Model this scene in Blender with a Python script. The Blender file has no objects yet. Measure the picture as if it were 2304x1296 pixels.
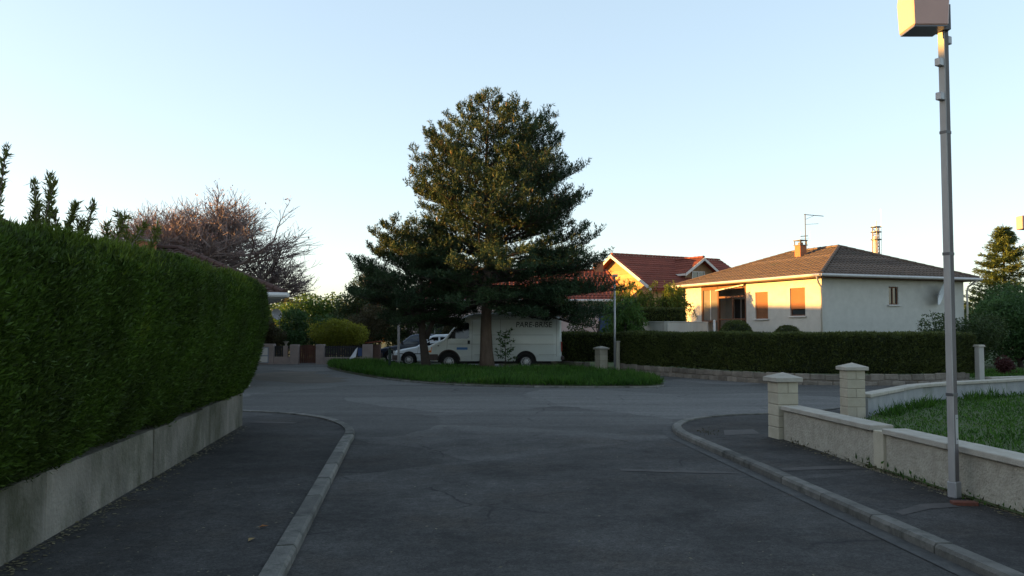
import bpy, bmesh, math, random
import numpy as np
from mathutils import Vector, Matrix
random.seed(7); RNG = np.random.default_rng(11)
R = math.radians
SC = bpy.context.scene
COL = SC.collection

# ------------------------------------------------------------------ camera
cam_d = bpy.data.cameras.new('camera'); cam = bpy.data.objects.new('camera', cam_d); COL.objects.link(cam)
cam.location = (0, 0, 1.7)
cam.rotation_euler = (R(90) + math.atan(90/1900), 0, 0)
cam_d.sensor_width = 36; cam_d.lens = 36*1900/2304
cam_d.clip_start = 0.05; cam_d.clip_end = 3000
SC.camera = cam

# ------------------------------------------------------------------ world, sun, exposure
SUN_EL = 5.0
SUN_AZ = 180.0           # direction towards the sun in the XY plane, degrees from +X (the sun stands to the left)
w = bpy.data.worlds.new('World'); SC.world = w; w.use_nodes = True
nt = w.node_tree; nt.nodes.clear()
sky = nt.nodes.new('ShaderNodeTexSky'); sky.sky_type = 'NISHITA'; sky.sun_disc = False
sky.sun_elevation = R(SUN_EL); sky.sun_rotation = R(90 - SUN_AZ)
sky.altitude = 200; sky.air_density = 0.8; sky.dust_density = 1.0; sky.ozone_density = 1.5
hs = nt.nodes.new('ShaderNodeHueSaturation'); hs.inputs['Saturation'].default_value = 1.02
bg = nt.nodes.new('ShaderNodeBackground'); bg.inputs['Strength'].default_value = 0.15
wo = nt.nodes.new('ShaderNodeOutputWorld')
ga = nt.nodes.new('ShaderNodeGamma'); ga.inputs['Gamma'].default_value = 0.5      # the photograph's sky is hazy and even
nt.links.new(sky.outputs[0], ga.inputs['Color']); nt.links.new(ga.outputs[0], hs.inputs['Color']); nt.links.new(hs.outputs[0], bg.inputs[0]); nt.links.new(bg.outputs[0], wo.inputs[0])
sun_d = bpy.data.lights.new('sun', 'SUN'); sun_d.energy = 4.2; sun_d.angle = R(0.6); sun_d.color = (1.0, 0.50, 0.11)
sun = bpy.data.objects.new('sun', sun_d); COL.objects.link(sun)
sv = Vector((math.cos(R(SUN_AZ))*math.cos(R(SUN_EL)), math.sin(R(SUN_AZ))*math.cos(R(SUN_EL)), math.sin(R(SUN_EL))))
sun.rotation_euler = sv.to_track_quat('Z', 'Y').to_euler(); sun.location = (-20, 0, 30)
vs = SC.view_settings; vs.view_transform = 'Standard'; vs.look = 'None'; vs.exposure = 2.36; vs.gamma = 1; vs.use_curve_mapping = False
SC.cycles.max_bounces = 6; SC.cycles.diffuse_bounces = 3; SC.cycles.glossy_bounces = 3; SC.cycles.transmission_bounces = 4
SC.cycles.transparent_max_bounces = 4; SC.cycles.use_denoising = True

# ------------------------------------------------------------------ materials
MATS = {}
def rgb(c): return (c[0], c[1], c[2], 1.0)
def mat(name, col, rough=0.8, col2=None, scale=4.0, detail=6, bump=0.0, bscale=60.0, metal=0.0, spec=0.3, mix=1.0,
        island=0.0, objrand=0.0, stretch=None, col3=None, scale3=1.0, thr3=(0.5, 0.62), coat=0.0):
    if name in MATS: return MATS[name]
    m = bpy.data.materials.new(name); m.use_nodes = True; n = m.node_tree.nodes; l = m.node_tree.links
    b = n['Principled BSDF']; b.inputs['Roughness'].default_value = rough; b.inputs['Metallic'].default_value = metal
    b.inputs['Specular IOR Level'].default_value = spec
    if coat: b.inputs['Coat Weight'].default_value = coat; b.inputs['Coat Roughness'].default_value = 0.08
    b.inputs['Base Color'].default_value = rgb(col)
    tc = n.new('ShaderNodeTexCoord'); vec = tc.outputs['Object']
    if stretch:
        mp = n.new('ShaderNodeMapping'); mp.inputs['Scale'].default_value = stretch; l.new(vec, mp.inputs[0]); vec = mp.outputs[0]
    out = None
    if col2 is not None:
        no = n.new('ShaderNodeTexNoise'); no.inputs['Scale'].default_value = scale; no.inputs['Detail'].default_value = detail
        no.inputs['Roughness'].default_value = 0.65; l.new(vec, no.inputs['Vector'])
        cr = n.new('ShaderNodeValToRGB'); cr.color_ramp.elements[0].position = 0.34; cr.color_ramp.elements[1].position = 0.68
        cr.color_ramp.elements[0].color = rgb(col); cr.color_ramp.elements[1].color = rgb(col2); l.new(no.outputs['Fac'], cr.inputs[0]); out = cr.outputs[0]
    if col3 is not None:
        no = n.new('ShaderNodeTexNoise'); no.inputs['Scale'].default_value = scale3; no.inputs['Detail'].default_value = 7
        no.inputs['Roughness'].default_value = 0.7; l.new(vec, no.inputs['Vector'])
        cr = n.new('ShaderNodeValToRGB'); cr.color_ramp.elements[0].position = thr3[0]; cr.color_ramp.elements[1].position = thr3[1]
        cr.color_ramp.elements[0].color = (0, 0, 0, 1); cr.color_ramp.elements[1].color = (1, 1, 1, 1); l.new(no.outputs['Fac'], cr.inputs[0])
        mx = n.new('ShaderNodeMixRGB'); mx.inputs[2].default_value = rgb(col3); l.new(cr.outputs[0], mx.inputs[0])
        if out: l.new(out, mx.inputs[1])
        else: mx.inputs[1].default_value = rgb(col)
        out = mx.outputs[0]
    if island or objrand:
        src = (n.new('ShaderNodeNewGeometry').outputs['Random Per Island'] if island else n.new('ShaderNodeObjectInfo').outputs['Random'])
        amt = island or objrand
        mr = n.new('ShaderNodeMapRange'); mr.inputs['To Min'].default_value = 1 - amt; mr.inputs['To Max'].default_value = 1 + amt
        l.new(src, mr.inputs[0])
        hv = n.new('ShaderNodeHueSaturation'); l.new(mr.outputs[0], hv.inputs['Value'])
        if out: l.new(out, hv.inputs['Color'])
        else: hv.inputs['Color'].default_value = rgb(col)
        out = hv.outputs[0]
    if out: l.new(out, b.inputs['Base Color'])
    if bump:
        nb = n.new('ShaderNodeTexNoise'); nb.inputs['Scale'].default_value = bscale; nb.inputs['Detail'].default_value = 5; l.new(tc.outputs['Object'], nb.inputs['Vector'])
        bp = n.new('ShaderNodeBump'); bp.inputs['Strength'].default_value = bump; bp.inputs['Distance'].default_value = 0.02
        l.new(nb.outputs['Fac'], bp.inputs['Height']); l.new(bp.outputs[0], b.inputs['Normal'])
    MATS[name] = m; return m

def leafmat(name, c1, c2, c3=None, scale=0.9, trans=0.35, rnd=0.35, rough=0.6):
    """foliage: colour varies by clump (noise) and by leaf (random per island), thin leaves let light through"""
    if name in MATS: return MATS[name]
    m = bpy.data.materials.new(name); m.use_nodes = True; n = m.node_tree.nodes; l = m.node_tree.links; n.clear()
    tc = n.new('ShaderNodeTexCoord'); no = n.new('ShaderNodeTexNoise'); no.inputs['Scale'].default_value = scale; no.inputs['Detail'].default_value = 5
    l.new(tc.outputs['Object'], no.inputs['Vector'])
    cr = n.new('ShaderNodeValToRGB'); e = cr.color_ramp.elements
    e[0].position = 0.33; e[0].color = rgb(c1); e[1].position = 0.66; e[1].color = rgb(c2)
    if c3: x = e.new(0.78); x.color = rgb(c3)
    l.new(no.outputs['Fac'], cr.inputs[0])
    g = n.new('ShaderNodeNewGeometry'); mr = n.new('ShaderNodeMapRange'); mr.inputs['To Min'].default_value = 1-rnd; mr.inputs['To Max'].default_value = 1+rnd
    l.new(g.outputs['Random Per Island'], mr.inputs[0])
    hv = n.new('ShaderNodeHueSaturation'); l.new(cr.outputs[0], hv.inputs['Color']); l.new(mr.outputs[0], hv.inputs['Value'])
    b = n.new('ShaderNodeBsdfPrincipled'); b.inputs['Roughness'].default_value = rough; b.inputs['Specular IOR Level'].default_value = 0.25
    t = n.new('ShaderNodeBsdfTranslucent'); mx = n.new('ShaderNodeMixShader'); mx.inputs[0].default_value = trans
    o = n.new('ShaderNodeOutputMaterial')
    l.new(hv.outputs[0], b.inputs['Base Color']); l.new(hv.outputs[0], t.inputs['Color'])
    l.new(b.outputs[0], mx.inputs[1]); l.new(t.outputs[0], mx.inputs[2]); l.new(mx.outputs[0], o.inputs[0])
    MATS[name] = m; return m

def asphalt(name, dark, light, cross=False):
    """worn tarmac: grain, blotches, thin cracks; the cross street is coloured paler for its wear and its grazing sheen"""
    m = bpy.data.materials.new(name); m.use_nodes = True; n = m.node_tree.nodes; l = m.node_tree.links
    b = n['Principled BSDF']; b.inputs['Specular IOR Level'].default_value = 0.16
    tc = n.new('ShaderNodeTexCoord'); v = tc.outputs['Object']
    def noise(s, d=6, r=0.6, vec=v):
        x = n.new('ShaderNodeTexNoise'); x.inputs['Scale'].default_value = s; x.inputs['Detail'].default_value = d; x.inputs['Roughness'].default_value = r
        l.new(vec, x.inputs['Vector']); return x.outputs['Fac']
    def ramp(f, p0, p1, a=(0,0,0), c=(1,1,1)):
        x = n.new('ShaderNodeValToRGB'); x.color_ramp.elements[0].position = p0; x.color_ramp.elements[1].position = p1
        x.color_ramp.elements[0].color = rgb(a); x.color_ramp.elements[1].color = rgb(c); l.new(f, x.inputs[0]); return x.outputs[0]
    def mixc(f, a, c, mode='MIX'):
        x = n.new('ShaderNodeMixRGB'); x.blend_type = mode
        if isinstance(f, float): x.inputs[0].default_value = f
        else: l.new(f, x.inputs[0])
        for i, q in ((1, a), (2, c)):
            if isinstance(q, tuple): x.inputs[i].default_value = rgb(q)
            else: l.new(q, x.inputs[i])
        return x.outputs[0]
    base = ramp(noise(0.42, 9, 0.75), 0.35, 0.68, tuple(x*0.55 for x in dark), tuple(x*2.2 for x in dark))
    base = mixc(ramp(noise(0.9, 7, 0.7), 0.5, 0.75), base, (0.058, 0.050, 0.042))
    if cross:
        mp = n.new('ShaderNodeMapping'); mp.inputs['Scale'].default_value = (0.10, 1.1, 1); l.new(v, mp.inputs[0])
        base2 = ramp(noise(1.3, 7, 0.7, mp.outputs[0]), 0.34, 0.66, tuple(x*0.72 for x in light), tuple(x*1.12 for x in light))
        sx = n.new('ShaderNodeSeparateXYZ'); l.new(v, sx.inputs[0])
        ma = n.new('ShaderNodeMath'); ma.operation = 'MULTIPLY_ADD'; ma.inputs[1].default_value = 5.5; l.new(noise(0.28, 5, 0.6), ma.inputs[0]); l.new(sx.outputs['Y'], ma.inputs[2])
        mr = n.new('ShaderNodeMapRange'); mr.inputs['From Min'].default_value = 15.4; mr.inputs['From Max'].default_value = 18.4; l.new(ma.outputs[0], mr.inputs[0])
        base = mixc(mr.outputs[0], base, base2)  # blend to the paler cross street, grazing sheen included in its colour
    base = mixc(ramp(noise(2.1, 8, 0.75), 0.56, 0.70), base, mixc(0.5, base, (0.024, 0.023, 0.022)))
    grain = n.new('ShaderNodeTexVoronoi'); grain.inputs['Scale'].default_value = 70; l.new(v, grain.inputs['Vector'])
    base = mixc(0.5, base, ramp(grain.outputs['Color'], 0.1, 0.95, (0.45,)*3, (1.6,)*3), 'MULTIPLY')
    base = mixc(0.75, base, ramp(noise(11, 8, 0.9), 0.32, 0.70, (0.45,)*3, (1.7,)*3), 'MULTIPLY')
    cell = n.new('ShaderNodeTexVoronoi'); cell.inputs['Scale'].default_value = 0.42; cell.inputs['Randomness'].default_value = 1.0
    wp_ = n.new('ShaderNodeMixRGB'); wp_.inputs[0].default_value = 0.35; l.new(v, wp_.inputs[1])
    wn = n.new('ShaderNodeTexNoise'); wn.inputs['Scale'].default_value = 0.9; wn.inputs['Detail'].default_value = 6; l.new(v, wn.inputs['Vector']); l.new(wn.outputs['Color'], wp_.inputs[2]); l.new(wp_.outputs[0], cell.inputs['Vector'])
    base = mixc(0.8, base, ramp(cell.outputs['Color'], 0.1, 0.9, (0.66,)*3, (1.42,)*3), 'MULTIPLY')
    # cracks
    wv = n.new('ShaderNodeMixRGB'); wv.inputs[0].default_value = 0.22
    nv = n.new('ShaderNodeTexNoise'); nv.inputs['Scale'].default_value = 1.6; nv.inputs['Detail'].default_value = 6; l.new(v, nv.inputs['Vector'])
    l.new(v, wv.inputs[1]); l.new(nv.outputs['Color'], wv.inputs[2])
    vo = n.new('ShaderNodeTexVoronoi'); vo.feature = 'DISTANCE_TO_EDGE'; vo.inputs['Scale'].default_value = 0.47; l.new(wv.outputs[0], vo.inputs['Vector'])
    crack = ramp(vo.outputs['Distance'], 0.001, 0.0065, (0.85,)*3, (0,0,0))
    mask = mixc(1.0, crack, ramp(noise(0.8, 4), 0.50, 0.60), 'MULTIPLY')
    base = mixc(mask, base, (0.012, 0.012, 0.013))
    l.new(base, b.inputs['Base Color'])
    rr = n.new('ShaderNodeMapRange'); rr.inputs['To Min'].default_value = 0.80; rr.inputs['To Max'].default_value = 1.0; l.new(noise(1.5), rr.inputs[0]); l.new(rr.outputs[0], b.inputs['Roughness'])
    bp = n.new('ShaderNodeBump'); bp.inputs['Strength'].default_value = 0.5; bp.inputs['Distance'].default_value = 0.01
    l.new(noise(110, 4), bp.inputs['Height']); l.new(bp.outputs[0], b.inputs['Normal'])
    MATS[name] = m; return m

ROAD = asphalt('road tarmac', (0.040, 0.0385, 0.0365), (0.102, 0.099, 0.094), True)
PAVE = asphalt('pavement tarmac', (0.036, 0.0345, 0.033), (0.06, 0.06, 0.06))
KERB = mat('kerb concrete', (0.088, 0.084, 0.075), 0.9, (0.15, 0.142, 0.126), 5, bump=0.5, bscale=50, objrand=0.22, col3=(0.032, 0.035, 0.028), scale3=3, thr3=(0.52, 0.70))
GUTT = mat('gutter concrete', (0.04, 0.04, 0.039), 0.9, (0.075, 0.073, 0.068), 6, bump=0.4)
SOIL = mat('soil', (0.045, 0.035, 0.024), 0.95, (0.03, 0.045, 0.015), 1.5, bump=0.6, bscale=20)
GRND = mat('meadow ground', (0.035, 0.06, 0.015), 0.95, (0.06, 0.075, 0.025), 0.6, bump=0.4, bscale=8)
CONC = mat('old concrete', (0.10, 0.092, 0.075), 0.95, (0.20, 0.183, 0.152), 2.0, bump=0.8, bscale=30, objrand=0.2, col3=(0.055, 0.055, 0.034), scale3=1.1, thr3=(0.47, 0.66), stretch=(1, 1, 0.55))
CREPI = mat('cream roughcast', (0.29, 0.265, 0.215), 0.95, (0.40, 0.37, 0.305), 9, bump=1.0, bscale=38, col3=(0.22, 0.21, 0.16), scale3=2.2, thr3=(0.60, 0.80))
CREAM = mat('cream block', (0.35, 0.315, 0.24), 0.9, (0.43, 0.39, 0.305), 4, bump=0.3, bscale=60, objrand=0.07)
MORT = mat('mortar', (0.30, 0.27, 0.21), 0.95, (0.24, 0.22, 0.17), 8)
COPE = mat('coping concrete', (0.29, 0.268, 0.225), 0.9, (0.39, 0.36, 0.31), 4, bump=0.3, objrand=0.10, col3=(0.25, 0.24, 0.2), scale3=5, thr3=(0.56, 0.72))
STONE = mat('rubble stone', (0.12, 0.10, 0.085), 0.95, (0.21, 0.185, 0.155), 2.5, bump=0.8, bscale=14, col3=(0.10, 0.075, 0.05), scale3=0.8)
GALV = mat('galvanised steel', (0.30, 0.30, 0.31), 0.55, (0.42, 0.42, 0.43), 7, metal=0.55, spec=0.5, stretch=(1, 1, 0.2))
WOODP = mat('weathered steel face', (0.10, 0.088, 0.086), 0.75, (0.16, 0.145, 0.14), 5, stretch=(3, 3, 0.25), bump=0.2)
LAMPW = mat('lamp housing plastic', (0.50, 0.315, 0.27), 0.45, (0.45, 0.285, 0.245), 3, spec=0.4)
DARK = mat('dark plastic', (0.02, 0.02, 0.022), 0.6)
LENS = mat('lamp lens', (0.10, 0.10, 0.11), 0.15, spec=0.6)
BRICK = mat('red brick', (0.15, 0.05, 0.032), 0.95, (0.10, 0.042, 0.03), 20, bump=0.4)
WALLW = mat('white render', (0.44, 0.425, 0.39), 0.95, (0.51, 0.495, 0.455), 2.5, bump=0.35, bscale=30)
WALLP = mat('pink render', (0.46, 0.36, 0.34), 0.95, (0.53, 0.42, 0.40), 1.2, bump=0.3)
WALLT = mat('terrace render', (0.33, 0.32, 0.29), 0.95, (0.40, 0.39, 0.355), 1.6, bump=0.3, col3=(0.33, 0.32, 0.28), scale3=2.5, thr3=(0.6, 0.8), stretch=(1, 1, 0.3))
WALLG = mat('grey pink render', (0.24, 0.195, 0.18), 0.95, (0.31, 0.25, 0.23), 2.2, bump=0.4)
TILEB = mat('brown roof tile', (0.082, 0.060, 0.048), 0.85, (0.125, 0.090, 0.068), 3.5, bump=0.3, island=0.28, col3=(0.075, 0.072, 0.05), scale3=0.9, thr3=(0.56, 0.74))
TILER = mat('red roof tile', (0.15, 0.040, 0.026), 0.85, (0.21, 0.056, 0.035), 2.0, bump=0.2, island=0.18)
TILED = mat('dark roof tile', (0.05, 0.026, 0.022), 0.9, (0.075, 0.04, 0.032), 2.0, bump=0.2, island=0.2)
PVCW = mat('white painted fascia', (0.55, 0.53, 0.51), 0.5, (0.48, 0.47, 0.455), 3)
ZINC = mat('zinc gutter', (0.42, 0.40, 0.39), 0.5, (0.52, 0.50, 0.48), 3, metal=0.3)
BROWN = mat('brown stained wood', (0.10, 0.042, 0.022), 0.65, (0.15, 0.065, 0.032), 6, stretch=(1, 1, 0.2))
SHUT = mat('brown roller shutter', (0.19, 0.075, 0.030), 0.6, (0.22, 0.088, 0.036), 2)
GLASS = mat('window glass', (0.03, 0.035, 0.04), 0.06, spec=0.9)
GLASSL = mat('veranda glass', (0.16, 0.145, 0.12), 0.05, spec=1.0)
TIMB = mat('golden timber boards', (0.40, 0.24, 0.11), 0.8, (0.30, 0.17, 0.075), 4, objrand=0.28, stretch=(0.4, 0.4, 6))
CHIM = mat('chimney brick', (0.36, 0.15, 0.075), 0.9, (0.28, 0.115, 0.06), 8, bump=0.4)
STEEL = mat('dull steel', (0.10, 0.10, 0.105), 0.5, metal=0.5)
ALU = mat('aluminium', (0.45, 0.45, 0.46), 0.4, metal=0.8)
DISH = mat('dish enamel', (0.62, 0.64, 0.68), 0.4)
BLUED = mat('blue painted door', (0.03, 0.055, 0.14), 0.5, (0.04, 0.07, 0.17), 3)
GATEW = mat('dark red gate wood', (0.085, 0.035, 0.024), 0.8, (0.055, 0.024, 0.018), 6, objrand=0.25)
VANW = mat('cream white van paint', (0.54, 0.57, 0.545), 0.35, (0.49, 0.52, 0.49), 1.3, coat=0.4, col3=(0.42, 0.40, 0.34), scale3=1.2, thr3=(0.66, 0.85))
CARW = mat('white car paint', (0.66, 0.70, 0.74), 0.3, (0.62, 0.66, 0.70), 1.2, coat=0.5)
CARD = mat('dark blue car paint', (0.015, 0.025, 0.045), 0.3, coat=0.6)
BUMP_ = mat('grey brown bumper plastic', (0.05, 0.038, 0.035), 0.7, (0.075, 0.055, 0.05), 3)
TYRE = mat('tyre rubber', (0.014, 0.014, 0.014), 0.9)
RIM = mat('wheel rim silver', (0.40, 0.40, 0.40), 0.45, metal=0.5)
CARGL = mat('car glass', (0.012, 0.015, 0.018), 0.08, spec=0.7)
ORANGE = mat('orange indicator lens', (0.55, 0.14, 0.02), 0.25)
REDL = mat('red tail lens', (0.25, 0.02, 0.015), 0.25)
HEADL = mat('headlight glass', (0.5, 0.5, 0.5), 0.1, spec=0.8)
INK = mat('black lettering', (0.022, 0.022, 0.025), 0.6)
BLUEI = mat('blue logo', (0.05, 0.15, 0.35), 0.5)
PALE = mat('pale print', (0.45, 0.5, 0.52), 0.5)
SEAM = mat('panel seam', (0.18, 0.19, 0.17), 0.7)
BARK = mat('pine bark', (0.075, 0.052, 0.038), 0.95, (0.13, 0.092, 0.068), 5, bump=1.0, bscale=14, stretch=(1, 1, 0.3))
BARKD = mat('dark bark', (0.035, 0.027, 0.022), 0.95, (0.055, 0.043, 0.034), 6, bump=0.8, bscale=20)
TWIG = mat('bare twig', (0.19, 0.145, 0.135), 0.9, (0.25, 0.195, 0.18), 1.0)
PINE = leafmat('pine needles', (0.018, 0.040, 0.018), (0.034, 0.062, 0.022), (0.050, 0.078, 0.024), 0.6, 0.2, 0.22)
PINE2 = leafmat('dark pine needles', (0.018, 0.037, 0.017), (0.032, 0.056, 0.021), None, 0.8, 0.22, 0.25)
CANDLE = mat('pine candle', (0.22, 0.15, 0.075), 0.8)
THUJA = leafmat('thuja hedge', (0.034, 0.056, 0.010), (0.056, 0.106, 0.011), (0.098, 0.138, 0.016), 1.1, 0.30, 0.55)
THUJA2 = leafmat('dark thuja hedge', (0.050, 0.064, 0.018), (0.080, 0.10, 0.024), (0.12, 0.12, 0.035), 0.9, 0.22, 0.4)
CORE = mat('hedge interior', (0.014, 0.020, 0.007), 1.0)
GRASS = leafmat('lush grass', (0.026, 0.078, 0.008), (0.050, 0.112, 0.013), (0.12, 0.14, 0.03), 0.9, 0.35, 0.5)
LEAFG = leafmat('fresh green leaves', (0.045, 0.10, 0.02), (0.075, 0.14, 0.028), None, 0.5, 0.4, 0.35)
LEAFD = leafmat('dark green leaves', (0.034, 0.055, 0.020), (0.052, 0.080, 0.026), None, 0.5, 0.25, 0.35)
LEAFM = leafmat('mid green leaves', (0.036, 0.080, 0.024), (0.060, 0.11, 0.032), None, 0.5, 0.3, 0.35)
LEAFY = leafmat('yellow green leaves', (0.15, 0.17, 0.018), (0.24, 0.24, 0.03), None, 0.6, 0.4, 0.35)
LEAFO = leafmat('copper leaves', (0.13, 0.075, 0.02), (0.19, 0.10, 0.028), None, 0.5, 0.35, 0.35)
LEAFB = leafmat('brown green leaves', (0.05, 0.045, 0.022), (0.07, 0.06, 0.028), None, 0.5, 0.3, 0.3)
LEAFR = leafmat('dark red leaves', (0.045, 0.016, 0.016), (0.065, 0.022, 0.022), None, 0.5, 0.3, 0.3)
WILLOW = leafmat('willow leaves', (0.085, 0.125, 0.018), (0.14, 0.18, 0.028), None, 0.4, 0.45, 0.35)
FIRL = leafmat('fir needles', (0.055, 0.085, 0.022), (0.09, 0.12, 0.03), None, 0.6, 0.3, 0.3)
BUD = leafmat('pink buds', (0.26, 0.17, 0.165), (0.33, 0.22, 0.21), None, 1.0, 0.4, 0.3)
LITT = leafmat('dry litter', (0.12, 0.10, 0.05), (0.22, 0.20, 0.12), (0.2, 0.09, 0.03), 3.0, 0.2, 0.5)

# ------------------------------------------------------------------ object helpers
def tag(o, label=None, cat=None, group=None, kind=None):
    if label: o['label'] = label
    if cat: o['category'] = cat
    if group: o['group'] = group
    if kind: o['kind'] = kind
    return o
def thing(name, label, cat, loc=(0, 0, 0), rz=0.0, group=None):
    o = bpy.data.objects.new(name, None); COL.objects.link(o); o.location = loc; o.rotation_euler = (0, 0, rz)
    o.empty_display_size = 0.3
    return tag(o, label, cat, group)
def link(name, me, m=None, parent=None, kind=None):
    o = bpy.data.objects.new(name, me); COL.objects.link(o)
    if m is not None and not me.materials: me.materials.append(m)
    if parent is not None: o.parent = parent
    if kind: o['kind'] = kind
    return o
class MB:
    """collects polygons for ONE mesh object"""
    def __init__(s): s.v = []; s.f = []
    def add(s, vs_, fs):
        k = len(s.v); s.v += [tuple(p) for p in vs_]; s.f += [tuple(i+k for i in f) for f in fs]; return s
    def quad(s, a, b, c, d): return s.add([a, b, c, d], [(0, 1, 2, 3)])
    def box(s, x0, x1, y0, y1, z0, z1, M=None, taper=0.0):
        t = taper
        p = [(x0, y0, z0), (x1, y0, z0), (x1, y1, z0), (x0, y1, z0), (x0+t, y0+t, z1), (x1-t, y0+t, z1), (x1-t, y1-t, z1), (x0+t, y1-t, z1)]
        if M is not None: p = [M @ Vector(q) for q in p]
        return s.add(p, [(3, 2, 1, 0), (4, 5, 6, 7), (0, 1, 5, 4), (1, 2, 6, 5), (2, 3, 7, 6), (3, 0, 4, 7)])
    def prism(s, poly, z0, z1):
        n = len(poly)
        return s.add([(x, y, z0) for x, y in poly]+[(x, y, z1) for x, y in poly],
                     [tuple(range(n-1, -1, -1)), tuple(range(n, 2*n))]+[(i, (i+1) % n, n+(i+1) % n, n+i) for i in range(n)])
    def tube(s, pts, rad, n=8, cap=True):
        pts = [Vector(p) for p in pts]
        if not isinstance(rad, (list, tuple)): rad = [rad]*len(pts)
        rings = []; ref = Vector((0, 0, 1))
        for i, p in enumerate(pts):
            d = (pts[min(i+1, len(pts)-1)] - pts[max(i-1, 0)]).normalized()
            a = d.cross(ref) if abs(d.dot(ref)) < 0.95 else d.cross(Vector((1, 0, 0)))
            a.normalize(); b = d.cross(a)
            rings.append([p + (a*math.cos(2*math.pi*k/n) + b*math.sin(2*math.pi*k/n))*rad[i] for k in range(n)])
        vv = [q for r in rings for q in r]; ff = []
        for i in range(len(pts)-1):
            for k in range(n): ff.append((i*n+k, i*n+(k+1) % n, (i+1)*n+(k+1) % n, (i+1)*n+k))
        if cap: ff += [tuple(range(n-1, -1, -1)), tuple(range((len(pts)-1)*n, len(pts)*n))]
        return s.add(vv, ff)
    def lathe(s, prof, n=24, axis='y', c=(0, 0, 0)):
        """prof: (radius, offset along axis)"""
        vv = []; ff = []
        for r, h in prof:
            for k in range(n):
                a = 2*math.pi*k/n
                p = (r*math.cos(a), h, r*math.sin(a)) if axis == 'y' else ((r*math.cos(a), r*math.sin(a), h) if axis == 'z' else (h, r*math.cos(a), r*math.sin(a)))
                vv.append((p[0]+c[0], p[1]+c[1], p[2]+c[2]))
        for i in range(len(prof)-1):
            for k in range(n): ff.append((i*n+k, i*n+(k+1) % n, (i+1)*n+(k+1) % n, (i+1)*n+k))
        return s.add(vv, ff)
    def mesh(s, name='mesh', smooth=False, bevel=0.0, fix=True):
        me = bpy.data.meshes.new(name); me.from_pydata(s.v, [], s.f); me.update()
        bm = bmesh.new(); bm.from_mesh(me)
        if fix: bmesh.ops.recalc_face_normals(bm, faces=bm.faces)
        if bevel: bmesh.ops.bevel(bm, geom=bm.edges[:], offset=bevel, segments=1, affect='EDGES', profile=0.5)
        bm.to_mesh(me); bm.free()
        if smooth:
            me.polygons.foreach_set('use_smooth', [True]*len(me.polygons))
        return me
    def build(s, name, m, parent=None, smooth=False, bevel=0.0, kind=None, fix=True):
        return link(name, s.mesh(name, smooth, bevel, fix), m, parent, kind)
def arrays_mesh(name, V, nper):
    """V (k, nper, 3): k separate polygons of nper corners"""
    k = V.shape[0]; me = bpy.data.meshes.new(name)
    me.vertices.add(k*nper); me.vertices.foreach_set('co', V.reshape(-1).astype(np.float32))
    me.loops.add(k*nper); me.loops.foreach_set('vertex_index', np.arange(k*nper, dtype=np.int32))
    me.polygons.add(k); me.polygons.foreach_set('loop_start', np.arange(k, dtype=np.int32)*nper)
    try: me.polygons.foreach_set('loop_total', np.full(k, nper, dtype=np.int32))
    except Exception: pass
    me.update(calc_edges=True); return me
def norm(a): return a/np.maximum(np.linalg.norm(a, axis=-1, keepdims=True), 1e-9)
def blades(P, D, ln, wd, n=3, spread=0.5, jit=0.0, wpos=0.45):
    """n diamond leaves at each point P, about direction D"""
    k = len(P); P = np.repeat(P, n, 0); D = np.repeat(D, n, 0)
    D = norm(D + spread*RNG.normal(size=D.shape)); P = P + jit*RNG.normal(size=P.shape)
    L = (np.asarray(ln) if np.ndim(ln) else np.full(k, ln)); L = np.repeat(L, n)*RNG.uniform(0.65, 1.3, k*n)
    S = norm(np.cross(D, RNG.normal(size=D.shape))); W = np.repeat(np.asarray(wd) if np.ndim(wd) else np.full(k, wd), n)*RNG.uniform(0.7, 1.3, k*n)
    mid = P + D*(L*wpos)[:, None]
    return np.stack([P, mid+S*(W/2)[:, None], P+D*L[:, None], mid-S*(W/2)[:, None]], 1)
def grid_surface(rows):
    """rows: list of equal-length point lists -> verts array, quads array"""
    a = np.array(rows, float); nr, nc = a.shape[:2]
    i, j = np.meshgrid(np.arange(nr-1), np.arange(nc-1), indexing='ij'); i = i.ravel(); j = j.ravel()
    return a.reshape(-1, 3), np.stack([i*nc+j, i*nc+j+1, (i+1)*nc+j+1, (i+1)*nc+j], 1)
def sample(V, Q, count, weight=None):
    a, b, c, d = (V[Q[:, k]] for k in range(4))
    nrm = np.cross(c-a, d-b); ar = np.linalg.norm(nrm, axis=1)/2; wgt = ar if weight is None else ar*weight((a+b+c+d)/4)
    idx = RNG.choice(len(Q), count, p=wgt/wgt.sum()); u = RNG.uniform(size=(count, 1)); v = RNG.uniform(size=(count, 1))
    P = (a[idx]*(1-u)+b[idx]*u)*(1-v) + (d[idx]*(1-u)+c[idx]*u)*v
    return P, norm(nrm[idx])
_ph = RNG.uniform(0, 6.28, (12, 3)); _fr = RNG.normal(size=(12, 3))
def wob(P, s=1.0):
    """cheap smooth 3-D noise, about -1..1"""
    P = np.asarray(P, float); o = np.zeros(P.shape[:-1])
    for k in range(12): o = o + np.sin(P @ (_fr[k]*s*(1+0.35*(k % 4))) + _ph[k, 0])/(1+0.35*(k % 4))
    return o/4.5

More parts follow.
